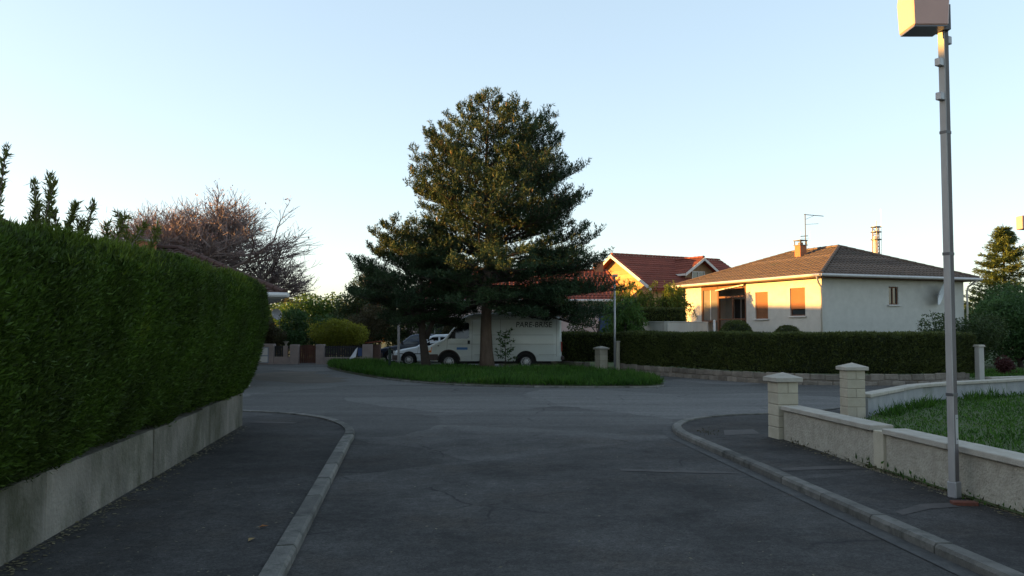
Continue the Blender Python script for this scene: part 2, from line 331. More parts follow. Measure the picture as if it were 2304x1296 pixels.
# ------------------------------------------------------------------ setting: ground, road, pavements
def sheet(name, poly, z, m, kind='structure', thick=0.0):
    mb = MB()
    if thick: mb.prism(poly, z-thick, z)
    else: mb.add([(x, y, z) for x, y in poly], [tuple(range(len(poly)))])
    o = mb.build(name, m); o['kind'] = kind
    if o.data.polygons[0].normal.z < 0 and not thick: o.data.flip_normals()
    return o
sheet('ground', [(-1500, -400), (1500, -400), (1500, 2500), (-1500, 2500)], -0.03, GRND)
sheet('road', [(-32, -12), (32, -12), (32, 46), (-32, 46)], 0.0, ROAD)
def spline(pts, step):
    """Catmull-Rom through 2-D points, resampled at even steps"""
    p = [Vector((x, y, 0)) for x, y in pts]; p = [2*p[0]-p[1]]+p+[2*p[-1]-p[-2]]; out = []
    for i in range(1, len(p)-2):
        for k in range(24):
            t = k/24; a, b, c, d = p[i-1], p[i], p[i+1], p[i+2]
            out.append(0.5*((2*b)+(c-a)*t+(2*a-5*b+4*c-d)*t*t+(3*b-a-3*c+d)*t**3))
    out.append(p[-2]); res = [out[0]]; acc = 0
    for i in range(1, len(out)):
        seg = (out[i]-out[i-1]).length
        while acc + seg >= step:
            q = out[i-1] + (out[i]-out[i-1])*((step-acc)/seg) ; res.append(q); out[i-1] = q; seg = (out[i]-out[i-1]).length; acc = 0
        acc += seg
    return [(q.x, q.y) for q in res]
def offset(path, d):
    o = []
    for i in range(len(path)):
        a = path[max(i-1, 0)]; b = path[min(i+1, len(path)-1)]
        t = Vector((b[0]-a[0], b[1]-a[1])).normalized(); o.append((path[i][0]-t.y*d, path[i][1]+t.x*d))
    return o
PZ = 0.06
# left kerb: outer (road side) line, going away from the camera, then round the corner to the left
LK = spline([(-0.08, -6), (-0.82, 0), (-1.55, 5.9), (-1.97, 9.3), (-2.33, 12.2), (-2.50, 13.5), (-2.9, 14.7), (-3.7, 15.9), (-4.9, 16.7), (-7, 17.2), (-12, 17.9), (-24, 19.2)], 0.24)
RK = spline([(4.2, -6), (3.71, 0), (3.22, 5.9), (3.03, 8.2), (2.83, 10.6), (2.66, 12.5), (2.60, 13.5), (2.76, 14.5), (3.3, 15.45), (4.2, 16.1), (5.3, 16.45), (6.6, 17.4), (8.8, 19.9), (10.6, 21.2), (14, 22.5), (24, 25)], 0.24)
def kerb(path, side, parent, width=0.145, ztop=0.085, per=4):
    """kerb stones with small joints; side +1: the stone lies to the left of the path"""
    inn = offset(path, side*width)
    for i in range(0, len(path)-per, per):
        mb = MB(); a = path[i:i+per+1]; b = inn[i:i+per+1]; n = per+1; g = 0.035; dz = random.uniform(-0.004, 0.004)
        def lerp(p, q, t): return (p[0]+(q[0]-p[0])*t, p[1]+(q[1]-p[1])*t)
        a = [lerp(a[0], a[1], g)]+a[1:-1]+[lerp(a[-1], a[-2], g)]; b = [lerp(b[0], b[1], g)]+b[1:-1]+[lerp(b[-1], b[-2], g)]
        c = [lerp(p, q, 0.14) for p, q in zip(a, b)]
        zt = ztop+dz
        vv = [(x, y, -0.05) for x, y in a]+[(x, y, zt-0.025) for x, y in a]+[(x, y, zt) for x, y in c]+[(x, y, zt-0.004) for x, y in b]+[(x, y, -0.05) for x, y in b]
        ff = [(r*n+k, r*n+k+1, (r+1)*n+k+1, (r+1)*n+k) for r in range(4) for k in range(n-1)]
        ff += [(0, n, 2*n, 3*n, 4*n), (n-1, 5*n-1, 4*n-1, 3*n-1, 2*n-1)]
        mb.add(vv, ff); mb.build('kerb_stone', KERB, parent)
# left pavement: between the kerb and the garden wall, and round the corner
Linner = offset(LK, 0.14)
Lpoly = [(x, y) for x, y in Linner if y < 16.0]
Lend = [(x, y) for x, y in Linner if y >= 16.0]
pav_l = sheet('pavement', Lpoly + Lend + [(-24, 17.0), (-9, 15.4), (-6.6, 15.0), (-5.0, 14.7), (-4.75, 14.3), (-2.3, -6)], PZ, PAVE)
kerb(LK, 1, pav_l)
Rinner = offset(RK, -0.14)
pav_r = sheet('pavement', [(x, y) for x, y in Rinner] + [(24, 26.2), (14, 23.6), (10.4, 20.2), (8.9, 18.9), (6.5, 16.2), (4.1, 13.2), (4.15, 10), (4.6, 6), (5.3, -6)], PZ, PAVE)
kerb(RK, -1, pav_r)
gut = MB(); go = offset(RK, 0.16)
for i in range(len(RK)-1): gut.quad((*RK[i], 0.006), (*RK[i+1], 0.006), (*go[i+1], 0.006), (*go[i], 0.006))
o = gut.build('gutter', GUTT); o['kind'] = 'structure'
# gardens
sheet('garden_soil', [(-2.9, -6), (-4.72, 14.2), (-5.3, 14.85), (-7, 15.3), (-10, 15.8), (-31, 18.0), (-31, -6)], 0.05, SOIL)
sheet('garden_lawn', [(-31.5, 19.9), (-9.5, 20.3), (-7.7, 21.3), (-8.1, 25), (-10.8, 33.5), (-13, 38.5), (-31.5, 38.5)], 0.035, GRND)
lawnR = [(5.0, -6), (4.45, 7.3), (4.22, 10.0), (4.15, 12.6), (5.2, 13.7), (6.45, 15.3), (6.75, 15.9), (8.85, 18.35), (10.3, 19.45), (13.1, 21.1), (24, 24.2), (30, 24.2), (30, -6)]
sheet('front_lawn', lawnR, 0.075, GRND)
plot = [(3.0, 36), (4.2, 32.5), (7.85, 26.0), (8.9, 25.6), (11.2, 25.3), (14.0, 26.2), (31, 28), (31, 60), (3.0, 60)]
sheet('house_plot', plot, 0.09, GRND)
sheet('far_gardens', [(-31, 40.2), (-6.9, 42.4), (-6.5, 46.2), (3, 46.2), (3, 80), (-31, 80)], 0.03, GRND)
DIRT = mat('gravelly dirt', (0.105, 0.086, 0.068), 0.95, (0.07, 0.062, 0.052), 1.6)
sheet('dirt_patch', [(-9.6, 31.0), (-9.0, 29.2), (-8.3, 27.6), (-7.4, 26.9), (-6.5, 25.9), (-5.6, 26.3), (-5.2, 27.1), (-5.7, 27.9), (-5.5, 28.8), (-6.6, 29.6), (-6.4, 30.6), (-7.4, 31.6), (-7.6, 33.2), (-9.0, 33.0)], 0.005, DIRT)
STRIP = mat('pale trench patch', (0.078, 0.070, 0.065), 0.95, (0.050, 0.046, 0.043), 6)
def patch_(pts, z): sheet('trench_patch', pts, z, STRIP)
patch_([(1.3, 10.25), (1.9, 10.20), (2.62, 10.05), (2.62, 9.93), (1.9, 10.02), (1.3, 10.13)], 0.005)
patch_([(3.12, 9.95), (3.6, 10.1), (4.08, 10.15), (4.08, 9.95), (3.6, 9.88), (3.12, 9.78)], PZ+0.004)
patch_([(3.42, 7.62), (3.8, 7.95), (4.1, 8.0), (4.1, 7.82), (3.8, 7.75), (3.42, 7.48)], PZ+0.004)
patch_([(3.25, 13.0), (3.85, 13.2), (3.9, 13.75), (3.4, 13.65)], PZ+0.004)
patch_([(-4.55, 14.75), (-3.75, 14.6), (-3.72, 14.72), (-4.5, 14.92)], PZ+0.004)
# grass island with a low kerb
ISL = spline([(-8.6, 40.0), (-7.9, 36.3), (-6.3, 32.2), (-4.5, 28.6), (-3.2, 26.6), (-1.9, 25.3), (0, 24.35), (1.6, 24.1), (3.1, 24.05), (3.95, 24.15), (4.5, 25.0), (4.4, 27.4), (3.6, 29.7), (2.2, 31.7), (0, 32.9), (-3.2, 34.0), (-5.4, 36.6), (-7.3, 39.4), (-8.6, 40.0)], 0.3)
def inside(poly, X, Y):
    c = np.zeros(X.shape, bool); n = len(poly)
    for i in range(n):
        x0, y0 = poly[i]; x1, y1 = poly[(i+1) % n]
        if y0 == y1: continue
        k = ((y0 > Y) != (y1 > Y)) & (X < (x1-x0)*(Y-y0)/(y1-y0)+x0); c ^= k
    return c
def isl_h(X, Y): return 0.10 + 0.035*wob(np.stack([X, Y, 0*X], -1), 0.8)
mb = MB(); n = len(ISL)
vv = []
for t, h in ((1.0, -0.02), (0.995, 0.05), (0.93, 0.09), (0.7, 0.115), (0.35, 0.125), (0.02, 0.13)):
    vv += [(-1.0+(x+1.0)*t, 30+(y-30)*t, h) for x, y in ISL]
mb.add(vv, [(r*n+k, r*n+(k+1) % n, (r+1)*n+(k+1) % n, (r+1)*n+k) for r in range(5) for k in range(n)])
isl = mb.build('grass_island', SOIL, smooth=True); isl['kind'] = 'structure'
kerb([p for p in ISL if p[1] < 29 and p[0] < 4.9 and p[0] > -4.6][::1], 1, isl, width=0.14, ztop=0.05, per=3)
def grass_patch(name, poly, count, hmin, hmax, z0, label, weight=None, m=GRASS):
    xs = [p[0] for p in poly]; ys = [p[1] for p in poly]
    X = RNG.uniform(min(xs), max(xs), count*3); Y = RNG.uniform(min(ys), max(ys), count*3)
    k = inside(poly, X, Y)
    if weight is not None: k &= RNG.uniform(size=X.shape) < weight(X, Y)
    X = X[k][:count]; Y = Y[k][:count]
    h = (hmin + (hmax-hmin)*np.clip(0.5+0.5*wob(np.stack([X, Y, 0*X], -1), 1.6), 0, 1))
    P = np.stack([X, Y, np.full_like(X, z0)], -1); D = np.tile([0, 0, 1.0], (len(X), 1))
    me = arrays_mesh(name, blades(P, D, h, 0.020 + 0.022*h, 3, 0.42, 0.03, 0.3), 4)
    o = link(name, me, m); return tag(o, label, 'grass', kind='stuff')
shr = [(-1.0+(x+1.0)*0.985, 30+(y-30)*0.985) for x, y in ISL]
grass_patch('grass', shr, 30000, 0.08, 0.34, 0.07, 'long lush grass covering the traffic island under the pines')
grass_patch('grass', [p for p in lawnR if p[1] > 5] + [(16, 5)], 27000, 0.035, 0.08, 0.07, 'short green lawn behind the cream roughcast wall', lambda X, Y: np.where((X < 14) & (X > 0.25*Y), 1.0, 0.25))
# longer tufts against the inside of the far garden wall
tuft = []
for x, y in spline([(6.95, 15.75), (8.95, 18.1), (10.3, 19.2), (13.2, 20.9), (18, 22.2)], 0.06):
    if wob(np.array([x, y, 0.]), 2.2) > -0.1: tuft.append((x+random.gauss(0, .07), y+random.gauss(0, .07)-0.12, 0.07))
tuft = np.array(tuft)
tag(link('tall_grass', arrays_mesh('tall_grass', blades(tuft, np.tile([0, 0, 1.0], (len(tuft), 1)), 0.2, 0.022, 14, 0.35, 0.04, 0.3), 4), GRASS), 'taller unmown grass tufts along the inner face of the lawn wall', 'grass', kind='stuff')

# ------------------------------------------------------------------ left: concrete garden wall and big thuja hedge
def LX(y): return -2.80 - 0.122*y          # front face of the left wall
ldir = Vector((-0.122, 1, 0)).normalized(); lnor = Vector((ldir.y, -ldir.x, 0))
lw = thing('garden_wall', 'low stained concrete wall carrying the tall thuja hedge', 'wall', (LX(0), 0, PZ), 0)
cuts = [-6, -2.5, 0.6, 3.6, 6.6, 9.35, 11.55, 14.35]
for i in range(len(cuts)-1):
    a = ldir*(cuts[i]/ldir.y+0.006); b = ldir*(cuts[i+1]/ldir.y-0.006); off = lnor*(0.0 if i != 5 else 0.012); bk = lnor*-0.22
    mb = MB(); z0, z1 = -0.12, 0.525 + (0.02 if i == 6 else 0)
    pts = [a+off, b+off, b+bk, a+bk]
    mb.add([(p.x, p.y, z0) for p in pts]+[(p.x, p.y, z1) for p in pts], [(3, 2, 1, 0), (4, 5, 6, 7), (0, 1, 5, 4), (1, 2, 6, 5), (2, 3, 7, 6), (3, 0, 4, 7)])
    mb.build('wall_panel', CONC, lw, bevel=0.008)

def hedge(name, label, path, prof, sprigs, m, leaf=(0.09, 0.03), n=3, ends=(0.3, 0.3), rough=0.06, weight=None, up=0.5, spread=0.45, core=0.07, group=None, ns=60, cat='hedge'):
    """path: list of (x, y); prof(t, s) -> list of (lateral, z), lateral > 0 to the right of the path; ends: rounding lengths"""
    P = [Vector((x, y, 0)) for x, y in path]; cum = [0]
    for i in range(1, len(P)): cum.append(cum[-1]+(P[i]-P[i-1]).length)
    tot = cum[-1]
    def at_(s):
        for i in range(1, len(P)):
            if s <= cum[i] or i == len(P)-1:
                d = (P[i]-P[i-1]).normalized(); return P[i-1]+d*(s-cum[i-1]), d
    rows = []; S = np.concatenate([np.linspace(0, ends[0], 7)[:-1], np.linspace(ends[0], tot-ends[1], ns), np.linspace(tot-ends[1], tot, 7)[1:]])
    for s in S:
        k = 1.0
        if s < ends[0]: k = math.sqrt(max(0, 1-(1-s/ends[0])**2))
        if s > tot-ends[1]: k = math.sqrt(max(0, 1-(1-(tot-s)/ends[1])**2))
        c0, _ = at_(min(max(s, 0), tot)); _, d = at_(min(max(s-0.2, 0.01), tot)); _, d2 = at_(min(max(s+0.2, 0.01), tot)); d = (d+d2).normalized(); r = Vector((d.y, -d.x, 0))
        pr = prof(s/tot, s); ml = sum(q[0] for q in pr)/len(pr)
        zt = max(q[1] for q in pr); zb = min(q[1] for q in pr)
        row = []
        for la, z in pr:
            lat = ml + (la-ml)*(0.06+0.94*k); zz = zb + (z-zb)*(0.90+0.10*k)
            q = c0 + r*lat; row.append((q.x, q.y, zz))
        rows.append(row)
    V, Q = grid_surface(rows)
    nv = np.zeros_like(V)
    for k in range(4): np.add.at(nv, Q[:, k], np.cross(V[Q[:, 2]]-V[Q[:, 0]], V[Q[:, 3]]-V[Q[:, 1]]))
    nv = norm(nv); base = P[0]; th_ = thing(name, label, cat, (base.x, base.y, 0), 0, group); B = np.array([base.x, base.y, 0])
    cm = nv*1.0; V = V + cm*(rough*wob(V, 1.7) + rough*0.5*wob(V, 5.0))[:, None]
    ctr = V.mean(0); sgn = np.sign(np.sum((V[Q[:, 0]]-ctr)*np.cross(V[Q[:, 2]]-V[Q[:, 0]], V[Q[:, 3]]-V[Q[:, 1]])))
    if sgn < 0: Q = Q[:, ::-1]; nv = -nv
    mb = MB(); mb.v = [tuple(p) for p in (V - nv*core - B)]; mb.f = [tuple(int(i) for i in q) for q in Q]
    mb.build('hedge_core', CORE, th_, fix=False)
    Ps, Ns = sample(V, Q, sprigs, weight)
    D = norm(Ns*0.8 + np.array([0, 0, up]))
    me = arrays_mesh('foliage', blades(Ps-Ns*0.05-B, D, leaf[0], leaf[1], n, spread, 0.02), 4)
    link('foliage', me, m, th_)
    return th_

def prof_left(t, s):
    zt = float(np.interp(1.2+13.55*t, [0, 5, 7, 10, 12, 13.5, 14.8], [2.40, 2.42, 2.45, 2.52, 2.54, 2.52, 2.46]))
    return [(-1.3, 0.15), (-1.35, 1.2), (-1.3, zt-0.25), (-1.0, zt-0.02), (-0.5, zt), (0.0, zt-0.01), (0.22, zt-0.07), (0.36, zt-0.22), (0.40, zt-0.5), (0.38, 1.7), (0.33, 1.3), (0.25, 1.0), (0.12, 0.76), (0.0, 0.62), (-0.1, 0.60)]
hedge('thuja_hedge', 'tall dense clipped thuja hedge growing over the concrete wall', [(LX(y), y) for y in np.linspace(1.2, 14.75, 8)], prof_left, 76000, THUJA,
      (0.054, 0.0135), 5, (0.3, 0.75), 0.07, lambda c: np.where(c[:, 1] < 3.5, 0.12, 1.0)*np.where(c[:, 0] < LX(c[:, 1])-0.85, 0.12, 1.0)*np.where(c[:, 1] < 8, 1.5, 1.0), up=0.9, ns=90)

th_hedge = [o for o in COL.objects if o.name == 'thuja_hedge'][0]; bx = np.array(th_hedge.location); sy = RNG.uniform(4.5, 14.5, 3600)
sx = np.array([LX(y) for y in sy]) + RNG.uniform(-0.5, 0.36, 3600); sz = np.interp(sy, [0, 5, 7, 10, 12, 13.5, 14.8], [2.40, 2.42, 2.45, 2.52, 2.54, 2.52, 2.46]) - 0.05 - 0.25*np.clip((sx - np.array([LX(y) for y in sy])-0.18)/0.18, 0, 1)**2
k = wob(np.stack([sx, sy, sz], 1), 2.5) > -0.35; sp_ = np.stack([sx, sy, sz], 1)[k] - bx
link('stray_shoots', arrays_mesh('stray_shoots', blades(sp_, np.tile([0.1, 0, 1.0], (len(sp_), 1)), 0.085, 0.012, 5, 0.45, 0.015, 0.4), 4), leafmat('pale thuja shoots', (0.05, 0.085, 0.008), (0.095, 0.135, 0.014), None, 1.5, 0.35, 0.5), th_hedge)  # paler colour stands for new growth and the skylight along the hedge top
# ------------------------------------------------------------------ right: cream wall, block pillars, lawn wall
def block_pillar(name, label, x, y, rz, h, wd=0.33, courses=5, group=None, z=PZ):
    t = thing(name, label, 'pillar', (x, y, z), rz, group)
    MB().box(-wd/2+0.008, wd/2-0.008, -wd/2+0.008, wd/2-0.008, -0.08, h-0.14).build('mortar_core', MORT, t)
    ch = (h-0.14)/courses; g = 0.005
    for k in range(courses):
        z0, z1 = k*ch+g - (0.06 if k == 0 else 0), (k+1)*ch-g
        if k % 2 == 0:
            for s in (-1, 1):
                x0, x1 = (-wd/2, -g) if s < 0 else (g, wd/2)
                MB().box(x0, x1, -wd/2, wd/2, z0, z1).build('block', CREAM, t, bevel=0.006)
        else: MB().box(-wd/2, wd/2, -wd/2, wd/2, z0, z1).build('block', CREAM, t, bevel=0.006)
    mb = MB(); e = wd/2+0.052
    mb.add([(-e, -e, h-0.14), (e, -e, h-0.14), (e, e, h-0.14), (-e, e, h-0.14), (-e, -e, h-0.075), (e, -e, h-0.075), (e, e, h-0.075), (-e, e, h-0.075), (0, 0, h)],
           [(3, 2, 1, 0), (0, 1, 5, 4), (1, 2, 6, 5), (2, 3, 7, 6), (3, 0, 4, 7), (4, 5, 8), (5, 6, 8), (6, 7, 8), (7, 4, 8)])
    mb.build('cap', COPE, t, bevel=0.006); return t
block_pillar('gate_pillar', 'cream block gate pillar at the street end of the roughcast wall', 4.06, 12.72, R(10), 0.98, 0.325)
block_pillar('gate_pillar', 'cream block gate pillar at the end of the grey lawn wall', 6.40, 15.95, R(2), 0.99, 0.34)
def low_wall(name, label, pts, h, thick, m, cope_m, cope_w, slab, zb=PZ, cat='wall', cope_t=0.065):
    t = thing(name, label, cat, (pts[0][0], pts[0][1], zb), 0); ox, oy = pts[0]
    for i in range(len(pts)-1):
        a = Vector((pts[i][0]-ox, pts[i][1]-oy, 0)); b = Vector((pts[i+1][0]-ox, pts[i+1][1]-oy, 0)); d = (b-a).normalized(); r = Vector((d.y, -d.x, 0)); L = (b-a).length
        M = Matrix((( d.x, r.x, 0, a.x), (d.y, r.y, 0, a.y), (0, 0, 1, 0), (0, 0, 0, 1)))
        MB().box(0 if i == 0 else -thick*0.3, L, -thick/2, thick/2, -0.12, h-cope_t, M).build('wall_panel', m, t)
        n = max(1, round(L/slab)); s = L/n
        for k in range(n):
            dz = random.uniform(-0.003, 0.003)
            MB().box(k*s+0.004, (k+1)*s-0.004, -cope_w/2, cope_w/2, h-cope_t+0.001+dz, h+dz, M).build('coping_stone', cope_m, t, bevel=0.008)
    return t
rw = low_wall('roughcast_wall', 'cream roughcast garden wall with coping, running along the pavement', [(4.10, 12.52), (4.36, 10.02)], 0.50, 0.20, CREPI, COPE, 0.30, 1.25)
MB().box(-0.12, 0.14, -0.105, 0.11, -0.1, 0.445, Matrix.Translation((0.275, -2.62, 0)) @ Matrix.Rotation(R(6), 4, 'Z')).build('pilaster', CREAM, rw, bevel=0.006)
low_wall('roughcast_wall', 'cream roughcast garden wall passing behind the lamp post', [(4.40, 9.80), (4.62, 7.3), (4.95, 3.0), (5.4, -3)], 0.485, 0.20, CREPI, COPE, 0.30, 1.1)
GREYW = mat('grey lawn wall render', (0.23, 0.24, 0.245), 0.95, (0.32, 0.325, 0.325), 3, bump=0.4, col3=(0.12, 0.14, 0.10), scale3=2.0, thr3=(0.56, 0.76), stretch=(1, 1, 0.3))
low_wall('lawn_wall', 'low grey rendered wall with pale coping bending round the far side of the lawn', [(6.62, 16.0), (8.75, 18.55), (10.25, 19.65), (13.1, 21.3), (24.5, 24.6)], 0.40, 0.18, GREYW, COPE, 0.28, 1.0)

# ------------------------------------------------------------------ lamp post beside the wall
lp = thing('street_lamp', 'square lamp post with a boxy pale head standing beside the roughcast wall', 'street lamp', (4.29, 8.26, PZ), R(32))
MB().box(-0.0425, 0.026, -0.034, 0.034, -0.1, 4.86).build('post', WOODP, lp, bevel=0.006)
MB().box(-0.058, -0.0425, -0.036, 0.030, 0.02, 4.60).build('edge_strip', mat('galvanised strip', (0.28, 0.27, 0.265), 0.6, (0.36, 0.35, 0.34), 6, metal=0.2, stretch=(1, 1, 0.3)), lp, bevel=0.003)
for z in (4.22, 3.88): MB().box(-0.125, -0.0585, -0.03, 0.03, z, z+0.075).build('bracket', GALV, lp, bevel=0.005)
MB().box(0.0265, 0.09, -0.03, 0.03, 4.46, 4.54).build('bracket', GALV, lp, bevel=0.005)
MB().box(0.0265, 0.055, -0.025, 0.025, 4.68, 4.84).build('bracket', DARK, lp)
MB().box(-0.062, 0.040, -0.046, 0.046, 0.0, 0.16).build('base_plate', GALV, lp, bevel=0.01)
MB().box(-0.028, 0.018, -0.0375, -0.0345, 0.52, 0.80).build('access_door', GALV, lp, bevel=0.001)
for z in (0.98, 2.35, 3.55): MB().box(-0.0605, 0.029, -0.0365, 0.0365, z, z+0.03).build('clamp_band', STEEL, lp, bevel=0.002)
for z in (0.56, 0.76): MB().box(-0.010, 0.002, -0.041, -0.0376, z, z+0.012).build('bolt', STEEL, lp)
mb = MB(); Mh = Matrix.Rotation(R(-32), 4, 'Z')
z0, z1 = 4.52, 4.98
pts = [(-0.47, -0.36), (-0.135, -0.36), (-0.135, -0.05), (-0.47, -0.05)]
Hd = []
for z, g in ((z0, 0.0), (z0+0.3, -0.012), (z1-0.05, 0.0), (z1, 0.03)):
    for x, y in pts: Hd.append(Mh @ Vector((x + (g if x < -0.2 else -g), y + (g if y < -0.2 else -g), z)))
mb.add(Hd, [(3, 2, 1, 0), (12, 13, 14, 15)]+[(r*4+k, r*4+(k+1) % 4, (r+1)*4+(k+1) % 4, (r+1)*4+k) for r in range(3) for k in range(4)])
hd = mb.build('lamp_head', LAMPW, lp, bevel=0.012)
MB().box(-0.46, -0.145, -0.35, -0.06, z0-0.012, z0+0.002, Mh).build('lens', LENS, hd)
MB().box(-0.14, 0.02, -0.10, 0.05, z0+0.05, z0+0.30, Mh).build('mounting_arm', STEEL, lp)
def lamp_small(name, label, loc, rz, hz, r=0.05):
    t = thing(name, label, 'street lamp', loc, rz)
    MB().tube([(0, 0, -0.1), (0, 0, hz)], [r, r*0.8], 10).build('post', GALV, t, smooth=True); return t
l2 = lamp_small('street_lamp', 'distant lamp with a boxy sunlit head in front of the fir tree', (16.75, 27.0, 0.09), 0, 5.2, 0.055)
h2 = MB().box(-0.47, -0.07, -0.18, 0.15, 4.78, 5.20).build('lamp_head', LAMPW, l2, bevel=0.012)
MB().box(-0.46, -0.08, -0.17, 0.14, 4.765, 4.781).build('lens', LENS, h2); MB().box(-0.08, 0.0, -0.05, 0.05, 4.9, 5.05).build('mounting_arm', STEEL, l2)
l3 = lamp_small('slim_lamp_post', 'slim grey lamp post between the small gate pillar and the hedge', (3.90, 32.1, 0.0), 0, 3.45, 0.045)
MB().tube([(0, 0, 3.4), (0.0, -0.05, 3.6), (0.0, -0.15, 3.68)], 0.03, 8).build('arm', GALV, l3)
MB().box(-0.09, 0.09, -0.34, -0.10, 3.63, 3.72).build('lamp_head', LAMPW, l3, bevel=0.01)
bk = MB().box(-0.11, 0.11, -0.05, 0.05, -0.012, 0.032).build('brick', BRICK, None, bevel=0.006); bk.location = (4.20, 7.93, PZ); bk.rotation_euler = (0, 0, R(-8))
tag(bk, 'loose red brick lying at the foot of the lamp post', 'brick')

# ------------------------------------------------------------------ hedge on a stone wall in front of the white bungalow
HP = [(4.15, 32.9), (5.2, 30.7), (6.4, 28.4), (7.5, 26.55), (8.3, 25.75), (9.4, 25.4), (11.2, 25.25), (13.0, 25.7), (14.15, 26.25)]
def prof_right(z0, z1, w_): 
    return lambda t, s: [(w_*0.42, z0), (w_*0.5, z0+0.1), (w_*0.52, (z0+z1)/2), (w_*0.5, z1-0.08), (w_*0.4, z1-0.01), (0, z1+0.005), (-w_*0.4, z1-0.01), (-w_*0.5, z1-0.08), (-w_*0.52, (z0+z1)/2), (-w_*0.5, z0+0.1), (-w_*0.42, z0)]
HP2 = [(x+0.18, y+0.35) for x, y in HP]
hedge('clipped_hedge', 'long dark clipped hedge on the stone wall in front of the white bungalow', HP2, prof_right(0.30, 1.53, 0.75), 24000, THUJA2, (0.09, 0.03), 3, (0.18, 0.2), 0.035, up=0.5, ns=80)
def stone_wall(name, label, path, h, th=0.26, zb=0.0):
    t = thing(name, label, 'wall', (path[0][0], path[0][1], zb)); ox, oy = path[0]
    pl = spline(path, 0.42); out = offset(pl, -th/2); inn = offset(pl, th/2); mb = MB()
    for i in range(len(pl)-1):
        q = [out[i], out[i+1], inn[i+1], inn[i]]; mb.prism([(x-ox, y-oy) for x, y in q], -0.1, h-0.03)
    mb.build('wall_core', STONE, t)
    mid = [[(x-ox, y-oy) for x, y in p] for p in (offset(pl, -th/2-0.022), offset(pl, -th/2+0.03))]
    for i in range(len(pl)-1):
        z = -0.03
        for c in range(2):
            hh = h*0.5+random.uniform(-0.025, 0.025) if c == 0 else h-z+random.uniform(-0.02, 0.02)
            a, b = mid[0][i], mid[0][i+1]; g = 0.03
            l = lambda p, q, k: (p[0]+(q[0]-p[0])*k, p[1]+(q[1]-p[1])*k)
            sh = 0.5*(c % 2)
            j = min(i+1, len(pl)-2)
            A = l(mid[0][i], mid[0][i+1], sh+g) if sh < 1 else a; B = l(mid[0][i], mid[0][i+1], 1-g) if sh == 0 else l(mid[0][j], mid[0][j+1], 0.5-g)
            A2 = l(mid[1][i], mid[1][i+1], sh+g); B2 = l(mid[1][i], mid[1][i+1], 1-g) if sh == 0 else l(mid[1][j], mid[1][j+1], 0.5-g)
            MB().prism([A, B, B2, A2], z+0.012, z+hh-0.012).build('stone', mat('wall stone', (0.13, 0.11, 0.09), 0.95, (0.22, 0.19, 0.155), 4, bump=0.9, bscale=18, objrand=0.3), t, bevel=0.02)
            z += hh
    return t
stone_wall('stone_wall', 'low rough stone wall under the long clipped hedge', HP, 0.34)
stone_wall('stone_wall', 'short stone wall under the hedge behind the van', [(-0.5, 38.6), (1.2, 37.0), (2.3, 35.8), (3.25, 34.2)], 0.32)
hedge('clipped_hedge', 'dark clipped hedge behind the rear of the van', [(-0.4, 38.95), (1.35, 37.3), (2.5, 36.1), (3.4, 34.9), (4.45, 34.3)], prof_right(0.28, 1.50, 0.7), 7000, THUJA2, (0.09, 0.03), 3, (0.15, 0.15), 0.035, up=0.5, ns=24)
block_pillar('small_gate_pillar', 'small cream gate pillar between the two clipped hedges', 3.50, 33.2, R(-60), 1.0, 0.36, 4, z=0.0)
gp = thing('gate_post', 'slim pale gate post at the end of the long hedge', 'post', (4.05, 32.55, 0.0), R(-60))
MB().box(-0.07, 0.07, -0.07, 0.07, -0.05, 1.15).build('shaft', CREAM, gp, bevel=0.01); MB().box(-0.09, 0.09, -0.09, 0.09, 1.151, 1.20).build('cap', COPE, gp, bevel=0.008)
st = MB().box(-0.35, 0.35, -0.16, 0.16, -0.05, 0.10).build('door_step', COPE, None, bevel=0.01); st.location = (3.72, 32.7, 0.0); st.rotation_euler = (0, 0, R(-50)); tag(st, 'pale concrete step between the small gate pillars', 'step')
fp = thing('tall_gate_post', 'tall pale gate post at the far end of the long hedge', 'post', (14.35, 26.0, 0.05), R(15))
MB().box(-0.095, 0.095, -0.095, 0.095, -0.1, 1.07).build('shaft', WALLT, fp, bevel=0.01); MB().box(-0.13, 0.13, -0.13, 0.13, 1.071, 1.14, taper=0.02).build('cap', COPE, fp, bevel=0.01)
low_wall('street_wall', 'low pale wall beyond the tall gate post', [(14.6, 26.0), (16.2, 26.6), (24, 28.2)], 0.20, 0.2, WALLT, COPE, 0.26, 1.2, 0.0)

